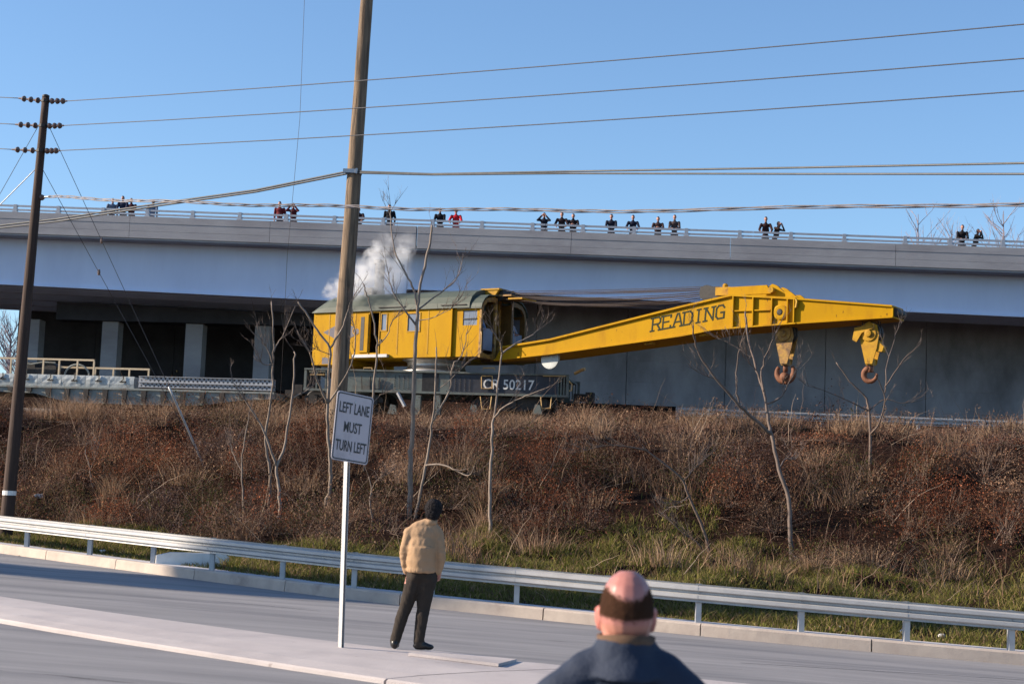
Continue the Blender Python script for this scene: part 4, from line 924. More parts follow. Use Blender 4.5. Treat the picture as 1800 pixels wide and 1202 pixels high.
V = Vector
# --- man in the tan jacket, back to us, hands in his pockets
FP = on_road(716, 1141, .15)
tanman = tag(empty('person', (FP.x, FP.y, zr(FP.x) + .15)), 'person in tan jacket and dark trousers standing with back turned beside the road sign', 'person')
b = MB()
b.tube([(.06, 0, .90), (.045, .005, .80), (-.05, .02, .47), (-.075, .01, .40), (-.15, .0, .085)], [.105, .108, .078, .074, .062], 14, rnd=True)
b.tube([(.20, 0, .90), (.195, 0, .80), (.165, .02, .47), (.155, .0, .40), (.13, -.02, .085)], [.108, .112, .08, .076, .064], 14, rnd=True)
b.ell((.13, -.005, .90), (.175, .125, .13)); b.ell((.07, -.05, .86), (.09, .085, .1)); b.ell((.19, -.05, .86), (.09, .085, .1))
b.tube([(.13, 0, .9), (.125, 0, 1.2), (.15, 0, 1.42)], [.13, .13, .1], 12)
b.tube([(.17, .0, 1.42), (.20, .005, 1.50), (.225, .02, 1.58)], [.062, .056, .056], 12)
b.ell((.232, .03, 1.645), (.082, .10, .12)); b.ell((.235, .07, 1.595), (.055, .065, .075)); b.ell((.236, .128, 1.63), (.014, .02, .026))
for s in (-1, 1): b.ell((.232 + s * .078, .025, 1.635), (.012, .026, .034))
for hx, hy, hz in ((-.055, .06, .96), (.33, .03, .90)):          # hands sunk in the pockets
    b.ell((hx, hy, hz), (.032, .04, .055))
    for i in range(4): b.tube([(hx + .02 * (1 if hx > 0 else -1), hy + .02 - .016 * i, hz - .03), (hx, hy + .03 - .016 * i, hz - .085)], .0095, 6, rnd=True)
    b.tube([(hx, hy + .03, hz + .02), (hx - .01, hy + .055, hz - .03)], .011, 6, rnd=True)
b.ell((-.155, .03, .052), (.05, .105, .05), RZ(8)); b.ell((-.15, -.03, .06), (.045, .05, .058)); b.ell((-.145, .11, .04), (.046, .07, .036), RZ(8))
b.ell((.165, -.02, .052), (.105, .05, .05), RZ(14)); b.ell((.12, -.025, .06), (.05, .045, .058)); b.ell((.245, .0, .04), (.07, .046, .036), RZ(14))
tr_m = cloth('trousers_dark_brown', (.045, .036, .03)); shoe = mat('black_shoe', (.014, .012, .012), None, rough=.35)
me = remesh(b, .011, 3, 'body', lambda c: (.006 * noise.noise(V((c.x * 14, c.y * 14, c.z * 7))) + .004 * noise.noise(V((c.x * 30, c.y * 30, c.z * 16 + c.x * 20)))) if .12 < c.z < .85 else 0)
paint(me, [M['skin'], tr_m, shoe], lambda c, n: 2 if c.z < .095 else (1 if c.z < 1.3 and not (c.z < .92 and (c.x > .318 or c.x < -.052) and c.z > .76) else 0))
link('body', me, None, tanman)
b = MB()
b.ell((.125, 0, 1.00), (.205, .15, .15)); b.ell((.12, -.01, 1.17), (.215, .155, .21)); b.ell((.125, .0, 1.35), (.205, .125, .125)); b.tube([(.12, 0, .895), (.12, 0, 1.05)], [.178, .2], 20); b.ell((.12, 0, .93), (.19, .145, .055)); b.tube([(.122, 0, .90), (.122, 0, 1.2)], [.185, .2], 20)
b.tube([(.17, 0, 1.475), (.06, 0, 1.43), (-.05, 0, 1.365), (-.105, -.02, 1.14), (-.105, .0, 1.08), (-.07, .05, .92)], [.065, .076, .078, .066, .062, .052], 14, rnd=True)
b.tube([(.19, 0, 1.475), (.25, 0, 1.43), (.31, 0, 1.365), (.365, -.035, 1.13), (.37, -.02, 1.07), (.335, .02, .915)], [.065, .076, .078, .068, .064, .053], 14, rnd=True)
b.tube([(.195, .0, 1.46), (.21, .0, 1.525)], [.085, .068], 14)
def folds(c):
    f = .005 * noise.noise(V((c.x * 18 + c.z * 4, c.y * 8, c.z * 2.2))) + .003 * noise.noise(V((c.x * 24 - c.z * 14, c.y * 10, c.z * 9 + 5)))
    side = max(0, min(1, (abs(c.x - .125) - .13) / .05)); f += side * .007 * noise.noise(V((c.x * 8, c.y * 10, c.z * 26)))      # sleeve creases
    return f + .010 * max(0, 1 - abs(c.z - .93) / .03) * (1 if abs(c.x - .12) < .2 else 0) * (.5 + noise.noise(V((c.x * 40, 0, 1))))
tanc = mat('tan_jacket', (.37, .24, .145), (.33, .21, .12), 5, .8, bump=.2, bscale=90, spec=.2)
me = remesh(b, .011, 12, 'jacket', folds)
for v in me.vertices: v.co.x = .125 + (v.co.x - .125) * .92
paint(me, [tanc], lambda c, n: 0); link('jacket', me, None, tanman)
b = MB(); b.ell((.234, .012, 1.662), (.104, .113, .11)); b.ell((.226, -.04, 1.60), (.084, .062, .085))
me = remesh(b, .009, 2, 'hair', lambda c: .006 * noise.noise(c * 45)); paint(me, [mat('dark_grey_hair', (.012, .010, .011), (.035, .03, .032), 40, .75, bump=.8, bscale=70, spec=.15)], lambda c, n: 0)
link('hair', me, None, tanman); _tm = me; _th = me.materials[0]
# --- bald man close to us, seen from behind
HD = 5.25; cr = at(1104, 1000, HD); bald = tag(empty('person', (cr.x, cr.y, zr(cr.x))), 'balding person in navy jacket seen from behind close by', 'person')
H = cr.z - zr(cr.x); b = MB(); hc = H - .112
b.ell((0, 0, hc), (.0795, .098, .112)); b.ell((0, -.028, hc - .02), (.076, .075, .085)); b.ell((0, .045, hc - .055), (.062, .065, .075)); b.ell((0, .075, hc - .10), (.036, .04, .03)); b.ell((0, .108, hc - .035), (.014, .02, .028))
for s in (-1, 1):
    b.ell((s * .080, .014, hc - .03), (.010, .020, .033), RZ(s * -28)); b.ell((s * .082, .014, hc - .015), (.008, .022, .018), RZ(s * -28)); b.tube([(s * .077, .012, hc - .06), (s * .079, .014, hc - .045)], .011, 8, rnd=True)
b.tube([(0, .0, hc - .05), (0, -.004, hc - .09), (0, -.012, hc - .18)], [.07, .069, .082], 18, rnd=True)
b.ell((0, -.03, hc - .085), (.058, .045, .03))
b.tube([(0, 0, hc - .2), (0, 0, .8)], [.1, .13], 14)
for s in (-1, 1):
    b.tube([(s * .09, 0, .82), (s * .10, 0, .42), (s * .11, -.01, .07)], [.095, .072, .055], 12, rnd=True); b.ell((s * .12, .06, .045), (.048, .13, .045))
    hx, hz = s * .30, .66
    b.tube([(s * .27, .02, .80), (hx, .03, .70)], [.032, .03], 8, rnd=True); b.ell((hx, .03, hz), (.02, .042, .05))
    for i in range(4): b.tube([(hx, .06 - .02 * i, hz - .03), (hx - s * .01, .065 - .02 * i, hz - .075), (hx - s * .025, .06 - .02 * i, hz - .1 + .012 * abs(i - 1))], [.010, .0095, .0085], 6, rnd=True)
    b.tube([(hx, .065, hz + .01), (hx - s * .01, .09, hz - .03), (hx - s * .015, .092, hz - .055)], [.012, .011, .009], 6, rnd=True)
me = remesh(b, .005, 4, 'body')
hairm = mat('short_brown_hair', (.040, .020, .012), (.08, .042, .026), 60, .9, bump=.5, bscale=150, spec=.1)
baldm = mat('bald_scalp', (.43, .185, .15), (.37, .15, .125), 14, .34, spec=.45)
_nt = baldm.node_tree; _b = _nt.nodes['Principled BSDF']; _src = _b.inputs['Base Color'].links[0].from_socket        # short hair grows in over the scalp
_a = _nt.nodes.new('ShaderNodeAttribute'); _a.attribute_name = 'hair'; _tc = _nt.nodes.new('ShaderNodeTexCoord'); _mp = _nt.nodes.new('ShaderNodeMapping'); _mp.inputs['Scale'].default_value = (1, 1, .25)
_n = _nt.nodes.new('ShaderNodeTexNoise'); _n.inputs['Scale'].default_value = 330; _n.inputs['Detail'].default_value = 3; _nt.links.new(_tc.outputs['Object'], _mp.inputs[0]); _nt.links.new(_mp.outputs[0], _n.inputs['Vector'])
_ad = _nt.nodes.new('ShaderNodeMath'); _ad.operation = 'ADD'; _nt.links.new(_a.outputs['Fac'], _ad.inputs[0]); _nt.links.new(_n.outputs['Fac'], _ad.inputs[1])
_rp = _nt.nodes.new('ShaderNodeMapRange'); _nt.links.new(_ad.outputs[0], _rp.inputs[0]); _rp.inputs[1].default_value = .72; _rp.inputs[2].default_value = 1.12
_mx = _nt.nodes.new('ShaderNodeMix'); _mx.data_type = 'RGBA'; _nt.links.new(_rp.outputs[0], _mx.inputs[0]); _nt.links.new(_src, _mx.inputs[6]); _mx.inputs[7].default_value = (.05, .023, .013, 1); _nt.links.new(_mx.outputs[2], _b.inputs['Base Color'])
_rr = _nt.nodes.new('ShaderNodeMapRange'); _nt.links.new(_rp.outputs[0], _rr.inputs[0]); _rr.inputs[3].default_value = .36; _rr.inputs[4].default_value = .85; _nt.links.new(_rr.outputs[0], _b.inputs['Roughness'])
_sp = _nt.nodes.new('ShaderNodeMapRange'); _nt.links.new(_rp.outputs[0], _sp.inputs[0]); _sp.inputs[3].default_value = .45; _sp.inputs[4].default_value = .04; _nt.links.new(_sp.outputs[0], _b.inputs['Specular IOR Level'])
_bp = _nt.nodes.new('ShaderNodeBump'); _bp.inputs['Distance'].default_value = .003; _nt.links.new(_n.outputs['Fac'], _bp.inputs['Height']); _nt.links.new(_rp.outputs[0], _bp.inputs['Strength']); _nt.links.new(_bp.outputs[0], _b.inputs['Normal'])
def sstep(a, b_, x): t = min(1, max(0, (x - a) / (b_ - a))); return t * t * (3 - 2 * t)
ha = me.attributes.new('hair', 'FLOAT', 'POINT'); hv = []
for v in me.vertices:
    c = v.co; dz = H - c.z; side = abs(c.x) / .08; e = .096 - .062 * side ** 2 + .008 * noise.noise(c * 35)
    hv.append(sstep(e - .024, e + .022, dz) * (1 - sstep(.132 - .010 * side, .160 - .012 * side, dz)) * (1 - sstep(.0, .045, c.y - .02 * side)))
ha.data.foreach_set('value', hv)
def strands(pts, L_, w_, fall, m_, parent):            # many short hairs lying on a scalp: pts of (point, normal)
    b = MB()
    for p, n in pts:
        d = (n * random.uniform(.15, .5) + V((random.gauss(0, .25), random.gauss(0, .25), -fall))).normalized(); t = d.cross(n); t = (t if t.length > .01 else V((1, 0, 0))).normalized() * w_; l = L_ * random.uniform(.5, 1.2)
        p = p - n * .0006; q = p + d * l * .55; e = p + (d + n * -.25).normalized() * l; b.add([p - t, p + t, q + t * .7, q - t * .7, e], [(0, 1, 2, 3), (3, 2, 4)])
    return tag(b.build('hair', m_, parent), kind='stuff')
_hs = [(v.co.copy(), v.normal.copy()) for v, q in zip(me.vertices, hv) if q > .12 and random.random() < q * 1.4 and abs(v.co.x) < .0765]
strands([(p + V((random.gauss(0, .0018), random.gauss(0, .0018), random.gauss(0, .0018))), n) for p, n in _hs for _ in range(4)], .0065, .0006, .9, hairm, bald)
strands_tan = [(v.co.copy(), v.normal.copy()) for v in _tm.vertices]
tr2 = cloth('trousers_charcoal', (.04, .04, .045))
def bfn(c, n):
    if c.z < .07: return 4
    if c.z < .8 and abs(c.x) < .22: return 3
    dz = H - c.z; side = abs(c.x) / .08
    if dz > .3: return 0
    if dz < .16 and c.y < .05 and abs(c.x) < .0805: return 1
    if dz < .11: return 1
    return 5 if abs(c.x) > .079 else 0
paint(me, [M['skin'], baldm, hairm, tr2, shoe, M['ear']], bfn); link('body', me, None, bald)
b = MB(); n0 = hc - .062
b.tube([(0, -.005, n0 - .14), (0, -.008, n0 - .07), (0, -.010, n0 - .022)], [.14, .098, .088], 22)
b.ell((0, -.01, n0 - .27), (.19, .125, .17));  b.tube([(0, 0, n0 - .25), (0, 0, .80)], [.19, .19], 20); b.ell((0, 0, n0 - .5), (.21, .15, .25)); b.ell((0, 0, .85), (.2, .145, .07))
for s in (-1, 1):
    b.tube([(s * .03, -.012, n0 - .085), (s * .11, -.012, n0 - .135), (s * .19, -.01, n0 - .205), (s * .258, -.01, n0 - .46), (s * .262, .02, .80)], [.062, .072, .078, .066, .055], 14, rnd=True)
navy = mat('navy_jacket', (.014, .022, .043), (.024, .034, .06), 2.5, .75, bump=.3, bscale=80, spec=.25)
me = remesh(b, .009, 14, 'jacket', lambda c: .010 * (abs(noise.noise(V((c.x * 7 + c.z * 4, c.y * 5, c.z * 5)))) - .2) + .004 * noise.noise(c * 20)); paint(me, [navy], lambda c, n: 0); link('jacket', me, None, bald)
strands([(p + V((random.gauss(0, .003), random.gauss(0, .003), random.gauss(0, .003))), n) for p, n in strands_tan for _ in range(3)], .014, .0018, .55, _th, tanman)
b = MB(); n = 24; P = [(.082, 1.462), (.075, 1.528), (.064, 1.526), (.062, 1.462)]; ks = 4
for j in range(n):
    a_ = -PI * 1.3 + PI * 1.6 * j / (n - 1); b.v += [(.203 + (z - 1.46) * .15 + r_ * math.cos(a_), .0 + r_ * math.sin(a_), z) for r_, z in P]
b.f = [(j*ks + i, (j+1)*ks + i, (j+1)*ks + (i+1) % ks, j*ks + (i+1) % ks) for j in range(n - 1) for i in range(ks)] + [tuple(range(ks)), tuple((n-1)*ks + i for i in range(ks - 1, -1, -1))]
b.build('collar', tanc, tanman, True)
col_m = mat('brown_collar_lining', (.09, .05, .03), (.13, .075, .045), 30, .9)
b = MB(); P = [(.094, n0 - .075), (.088, n0 - .012), (.082, n0 - .010), (.080, n0 - .075)]; n = 26; ks = len(P)
for j in range(n):
    a_ = -PI * 1.28 + PI * 1.56 * j / (n - 1); cs, sn = math.cos(a_), math.sin(a_); b.v += [(r_ * cs, -.012 + r_ * 1.02 * sn, z - .012 * abs(cs) ** 3 * (1 if z > n0 - .05 else 0)) for r_, z in P]
b.f = [(j*ks + i, (j+1)*ks + i, (j+1)*ks + (i+1) % ks, j*ks + (i+1) % ks) for j in range(n - 1) for i in range(ks)] + [tuple(range(ks)), tuple((n-1)*ks + i for i in range(ks - 1, -1, -1))]

b = MB(); P = [(.0815, n0 - .06), (.087, n0 - .012), (.080, n0 - .014), (.0765, n0 - .06)]
for j in range(n):
    a_ = -PI * 1.22 + PI * 1.44 * j / (n - 1); cs, sn = math.cos(a_), math.sin(a_); b.v += [(r_ * cs, -.012 + r_ * 1.02 * sn, z - .008 * abs(cs) ** 3) for r_, z in P]
b.f = [(j*ks + i, (j+1)*ks + i, (j+1)*ks + (i+1) % ks, j*ks + (i+1) % ks) for j in range(n - 1) for i in range(ks)] + [tuple(range(ks)), tuple((n-1)*ks + i for i in range(ks - 1, -1, -1))]
b.build('collar_lining', col_m, bald, True)
# --- onlookers on the bridge
def onlooker(name, loc, rz, label, jacket, hair, h=1.74, pose='rail', lean=.1, hat=None, group=None, wide=1):
    k = h / 1.74; root = tag(empty(name, loc, rz), label, 'person', group); b = MB()      # faces local -y
    for s in (-1, 1):
        b.tube([(s * .09, .03, .88 * k), (s * .1, .02, .46 * k), (s * .1, .03, .07)], [.09, .07, .055], 8, rnd=True); b.ell((s * .1, -.03, .04), (.05, .12, .045), None, 8, 6)
    b.ell((0, .02, .92 * k), (.16, .115, .13), None, 10, 8); b.ell((0, -.02 - lean * .4, 1.15 * k), (.175 * wide, .13, .22), None, 10, 8); b.ell((0, -.02 - lean * .8, 1.34 * k), (.19 * wide, .115, .12), None, 10, 8)
    hy = -.02 - lean * 1.3
    b.tube([(0, -.02 - lean, 1.40 * k), (0, hy, 1.53 * k)], [.06, .052], 8); b.ell((0, hy - .01, 1.63 * k), (.075, .09, .115), None, 10, 8); b.ell((0, hy - .10, 1.61 * k), (.013, .018, .024), None, 6, 5)
    for s in (-1, 1): b.ell((s * .077, hy, 1.62 * k), (.012, .025, .033), None, 6, 5)
    sh = lambda s: V((s * .2 * wide, -.02 - lean * .8, 1.39 * k))
    arms = {'rail': (V((.235, -.14 - lean, 1.12 * k)), V((.10, -.34 - lean, 1.06 * k))), 'wide': (V((.29, -.16 - lean, 1.14 * k)), V((.23, -.34 - lean, 1.03 * k))),
            'camera': (V((.30, -.22 - lean, 1.32 * k)), V((.08, -.2 - lean, 1.58 * k))), 'down': (V((.26, .02, 1.13 * k)), V((.24, -.08, .88 * k))), 'clasp': (V((.26, -.14 - lean, 1.15 * k)), V((.03, -.30 - lean, 1.18 * k)))}[pose]
    hands = []
    for s in (-1, 1):
        e, w_ = (V((s * q.x, q.y, q.z)) for q in arms)
        b.tube([sh(s), e, w_], [.07, .058, .042], 8, rnd=True); b.ell(w_ + (w_ - e).normalized() * .06, (.04, .045, .04), None, 8, 6); hands.append(w_ + (w_ - e).normalized() * .05)
        for i in range(4): b.tube([w_ + (w_ - e).normalized() * .07 + V((.012 * (i - 1.5), 0, 0)), w_ + (w_ - e).normalized() * .12 + V((.016 * (i - 1.5), 0, -.02))], .011, 5, rnd=True)
    me = remesh(b, .022, 2, 'body'); jm = cloth('jacket', jacket); hm = mat('hair', hair, None, rough=.8); tm = cloth('trousers', (.05, .05, .06))
    hz = 1.63 * k
    def fn(c, n):
        if c.z > 1.50 * k and abs(c.x) < .1 and pose != 'x': return 2 if (c.y > hy - .005 or c.z > hz + .045) and c.z > hz - .09 else 0
        if any((c - q).length < .075 for q in hands): return 0
        return 1 if c.z > .86 * k else 3
    paint(me, [M['skin2'], jm, hm, tm], fn); link('body', me, None, root)
    if hat: 
        b = MB(); b.lathe([(.115, hz + .035), (.12, hz + .045), (.098, hz + .055), (.095, hz + .10), (.07, hz + .145), (.02, hz + .16)], 14, Matrix.Translation((0, hy - .01, 0))); b.build('hard_hat', mat('hat', hat, None, rough=.5), root, True)
    return root
DKN = (.02, .022, .035)
BPL = [ # px of the head, height, jacket, pose, hair, label
 (196, 1.62, (.16, .19, .26), 'down', (.02, .015, .015), 'person in grey blue jacket at the end of the group nearest the dark pole', 25),
 (216, 1.76, (.025, .035, .07), 'rail', (.09, .05, .04), 'person in navy jacket with brown hair leaning on the bridge rail', 0),
 (231, 1.66, (.07, .025, .03), 'rail', (.06, .035, .03), 'person in dark maroon jacket close beside the navy jacket', 0),
 (266, 1.68, (.17, .20, .27), 'down', (.12, .08, .06), 'person in pale grey jacket standing alone behind a railing post', 180),
 (492, 1.76, (.15, .025, .03), 'down', (.10, .045, .04), 'person in wine red top standing upright at the bridge rail', 0),
 (516, 1.70, (.10, .02, .025), 'camera', (.09, .05, .045), 'person in dark red jacket raising a camera at the bridge rail', 0),
 (631, 1.60, (.035, .02, .025), 'wide', (.03, .02, .02), 'person in black jacket half hidden behind the stout utility pole', 0),
 (685, 1.80, (.012, .013, .018), 'down', (.22, .18, .15), 'tall person in black coat with light hair above the steam', 0),
 (774, 1.72, (.013, .014, .02), 'rail', (.06, .045, .035), 'person in black jacket beside the bright red jacket', 0),
 (802, 1.70, (.50, .02, .035), 'wide', (.09, .06, .05), 'person in bright red jacket with arms spread on the rail', 0),
 (957, 1.66, (.018, .02, .035), 'camera', (.05, .03, .025), 'person in dark jacket holding one hand up to the face', 0),
 (988, 1.72, (.03, .018, .022), 'wide', (.03, .02, .018), 'person in dark hooded jacket leaning wide over the rail', 0),
 (1008, 1.66, (.025, .016, .018), 'clasp', (.03, .02, .018), 'small hooded person with clasped hands next to a wide leaning one', 0),
 (1075, 1.70, (.022, .024, .04), 'rail', (.04, .03, .03), 'person in navy jacket with pale shirt collar at the bridge rail', 0),
 (1113, 1.70, (.016, .02, .04), 'wide', (.05, .03, .03), 'person in dark blue jacket leaning behind a railing post', 0),
 (1157, 1.66, (.06, .035, .035), 'clasp', (.05, .03, .025), 'person in brown jacket with pointed cap and clasped hands', 0),
 (1186, 1.78, (.075, .055, .055), 'rail', (.09, .05, .04), 'taller person in grey brown jacket next to the pointed cap', 0),
 (1346, 1.84, (.04, .018, .018), 'wide', (.04, .025, .02), 'tall person in dark brown sweater with one arm out on the rail', 0),
 (1363, 1.64, (.03, .018, .018), 'camera', (.05, .04, .035), 'shorter person holding up an arm beside the tall brown sweater', 60),
 (1691, 1.78, (.022, .018, .02), 'rail', (.10, .06, .05), 'person in black jacket standing over the right end of the wall', 0),
 (1713, 1.62, (.010, .010, .012), 'camera', (.02, .015, .015), 'dark person pointing a camera beside one in a black jacket', 70)]
cB, sB = math.cos(BY), math.sin(BY)
for px, h, jc, pose, hair, lab, turn in BPL:
    s_ = bs(px, 388, .75)[0]; off = .72; onlooker('person', (BO[0] + cB * s_ - sB * off, BO[1] + sB * s_ + cB * off, ztop(s_) - .74), BY + R(turn), lab, jc, hair, h * 1.02, pose, group='people watching from the bridge')
xo, yo_ = 2.45, -1.12; cc, ss = math.cos(CYAW), math.sin(CYAW)
onlooker('person', (OX + cc * xo - ss * yo_, OY + ss * xo + cc * yo_, 7.70), CYAW + R(70), 'crane operator in blue shirt and white hard hat inside the cab', (.20, .27, .42), (.05, .04, .03), 1.62, 'rail', .05, hat=(.75, .76, .78))
xo, yo_ = 2.5, 1.0
onlooker('person', (OX + cc * xo - ss * yo_, OY + ss * xo + cc * yo_, 7.70), CYAW + R(80), 'second crane worker in white cap inside the far cab', (.3, .32, .38), (.05, .04, .03), 1.66, 'rail', .05, hat=(.75, .76, .78))

# ------------------------------------------------------------------ vegetation: scattered brush, grass, leaves
def raw(name, verts, faces, tint, label, cat_=None):
    me = bpy.data.meshes.new(name); n, k = faces.shape
    me.vertices.add(len(verts)); me.vertices.foreach_set('co', verts.astype(np.float32).ravel())
    me.loops.add(n * k); me.loops.foreach_set('vertex_index', faces.astype(np.int32).ravel())
    me.polygons.add(n); me.polygons.foreach_set('loop_start', np.arange(0, n * k, k, dtype=np.int32))
    me.update(calc_edges=True)
    at_ = me.attributes.new('tint', 'FLOAT_COLOR', 'POINT'); at_.data.foreach_set('color', np.concatenate([tint, np.ones((len(tint), 1))], 1).astype(np.float32).ravel())
    me.materials.append(M['veg']); o = bpy.data.objects.new(name, me); COL.objects.link(o)
    return tag(o, label, cat_, kind='stuff')
def unit(v): return v / np.maximum(1e-6, np.linalg.norm(v, axis=1, keepdims=True))
def pick(pal, n, jit=.25):
    pal = np.array(pal); c = pal[RNG.integers(0, len(pal), n)]; return np.clip(c * (1 + RNG.normal(0, jit, (n, 1))), .004, .9)
def blades(P, H, W, lean, tint):
    n = len(P); a = RNG.uniform(0, 2*PI, n); side = np.stack([np.cos(a), np.sin(a), 0*a], 1) * W[:, None]
    d = np.concatenate([lean, np.ones((n, 1))], 1); m_ = P + d * H[:, None] * .55; d2 = np.concatenate([lean * 2.3, np.ones((n, 1)) * .8], 1); t = m_ + d2 * H[:, None] * .45
    v = np.stack([P - side, P + side, m_ + side * .7, m_ - side * .7, t + side * .12, t - side * .12], 1).reshape(-1, 3)
    i = np.arange(n)[:, None] * 6; f = np.concatenate([i + np.array([[0, 1, 2, 3]]), i + np.array([[3, 2, 4, 5]])]); return v, f, np.repeat(tint, 6, 0)
def leafq(P, S, tint, flat=0):
    n = len(P); u = unit(RNG.normal(0, 1, (n, 3))); w = unit(np.cross(u, RNG.normal(0, 1, (n, 3)))); 
    if flat: u[:, 2] *= flat; w[:, 2] *= flat
    u *= S[:, None]; w *= (S * RNG.uniform(.35, .8, n))[:, None]
    v = np.stack([P - u, P - w * .9 + u * .1, P + u, P + w], 1).reshape(-1, 3); f = np.arange(n)[:, None] * 4 + np.array([[0, 1, 2, 3]]); return v, f, np.repeat(tint, 4, 0)
def canes(P, D, L, arch, r, tint, seg=6):
    n = len(P); t = np.linspace(0, 1, seg + 1); pts = P[:, None, :] + D[:, None, :] * (L[:, None] * t)[:, :, None]
    pts[:, :, 2] -= (arch * L)[:, None] * t ** 2
    wob = RNG.normal(0, .035, (n, seg + 1, 3)) * L[:, None, None]; wob[:, 0] = 0; pts = pts + np.cumsum(wob, 1) * .5
    tn = np.gradient(pts, axis=1); s1 = np.cross(tn, np.array([.3, .9, .2])); s1 /= np.maximum(1e-6, np.linalg.norm(s1, axis=2, keepdims=True)); s2 = np.cross(tn, s1); s2 /= np.maximum(1e-6, np.linalg.norm(s2, axis=2, keepdims=True))
    rr = r[:, None] * (1 - .75 * t)[None]
    V3 = np.stack([pts + (s1 * math.cos(q) + s2 * math.sin(q)) * rr[:, :, None] for q in (0, 2.09, 4.19)], 2)
    v = V3.reshape(-1, 3); base = (np.arange(n) * (seg + 1) * 3)[:, None]; fs = []
    for k_ in range(seg):
        for j in range(3): fs.append(base + np.array([[k_*3 + j, k_*3 + (j+1) % 3, (k_+1)*3 + (j+1) % 3, (k_+1)*3 + j]]))
    return v, np.concatenate(fs), np.repeat(tint, (seg + 1) * 3, 0)
def scatter(n, f0, f1, xr=(-23, 20), dens=None):
    out = []; fr_ = []
    while len(out) < n:
        x = random.uniform(*xr); f = random.uniform(f0, f1)
        if dens and random.random() > dens(x, f): continue
        g0 = yG(x) + 1.15; c = yT(x) - 6.6; y = g0 + (c - g0) * f; out.append((x, y, zt(x, y))); fr_.append(f)
    return np.array(out), np.array(fr_)
def nz(x, y, s, o=0): return noise.noise(V((x * s, y * s, o)))
def moundh(P): # height of the brush over the ground: lumps and hollows
    return np.array([max(.08, .50 + 1.25 * nz(x, y, .42, 1) + .8 * nz(x, y, 1.05, 4)) for x, y, _ in P])
def green_edge(x): return .245 + .10 * nz(x, 0, .3, 9) + .20 * min(1, max(0, (x + 3) / 4)) - .06 * min(1, max(0, (x - 5) / 3)) + .07 * nz(x, 3, 1.1, 2)
RED = [(.10, .042, .027), (.075, .032, .022), (.13, .06, .04), (.045, .02, .015), (.17, .09, .06), (.07, .04, .03)]
TAN = [(.27, .175, .11), (.21, .13, .085), (.32, .21, .14), (.16, .10, .07)]
GRN = [(.12, .125, .026), (.155, .15, .036), (.095, .105, .024), (.185, .165, .05), (.22, .175, .075)]
VIN = [(.035, .042, .016), (.05, .055, .02), (.075, .065, .028)]
# bramble mass
P, f = scatter(8500, .12, .93, dens=lambda x, f: 1 if f > green_edge(x) else .05)
h = moundh(P); n = len(P); D = unit(np.stack([RNG.normal(0, .75, n), RNG.normal(-.25, .6, n), np.abs(RNG.normal(.75, .35, n))], 1))
v1 = canes(P, D, (h * RNG.uniform(.9, 2.1, n)).clip(.3, 2.4), RNG.uniform(.15, .75, n), RNG.uniform(.003, .008, n), pick([(.15, .10, .075), (.10, .055, .042), (.22, .16, .125), (.07, .036, .03), (.13, .055, .04)], n))
raw('bramble_canes', *v1, 'tangle of bare arching bramble canes covering the embankment')
P, f = scatter(55000, .10, .95, dens=lambda x, f: (.06 + .94 * (nz(x, f * 16, .55, 6) + .6 * nz(x, f * 16, 1.3, 7) > -.10)) * (1 if f > green_edge(x) else .10))
h = moundh(P); n = len(P); P[:, 2] += h * RNG.beta(3, 1.5, n) * RNG.uniform(.5, 1.05, n); P += RNG.normal(0, .05, (n, 3))
patch = np.array([nz(x, y, .5, 12) for x, y, _ in P]); tint = pick(RED, n)
gi = patch > .22; tint[gi] = pick(VIN + RED[:2], gi.sum()); ti = patch < -.30; tint[ti] = pick(TAN + RED[4:], ti.sum()) * .8
v1 = leafq(P, RNG.uniform(.013, .040, n), tint); raw('dead_leaves', *v1, 'russet dead leaves and vines clinging to the embankment brush')
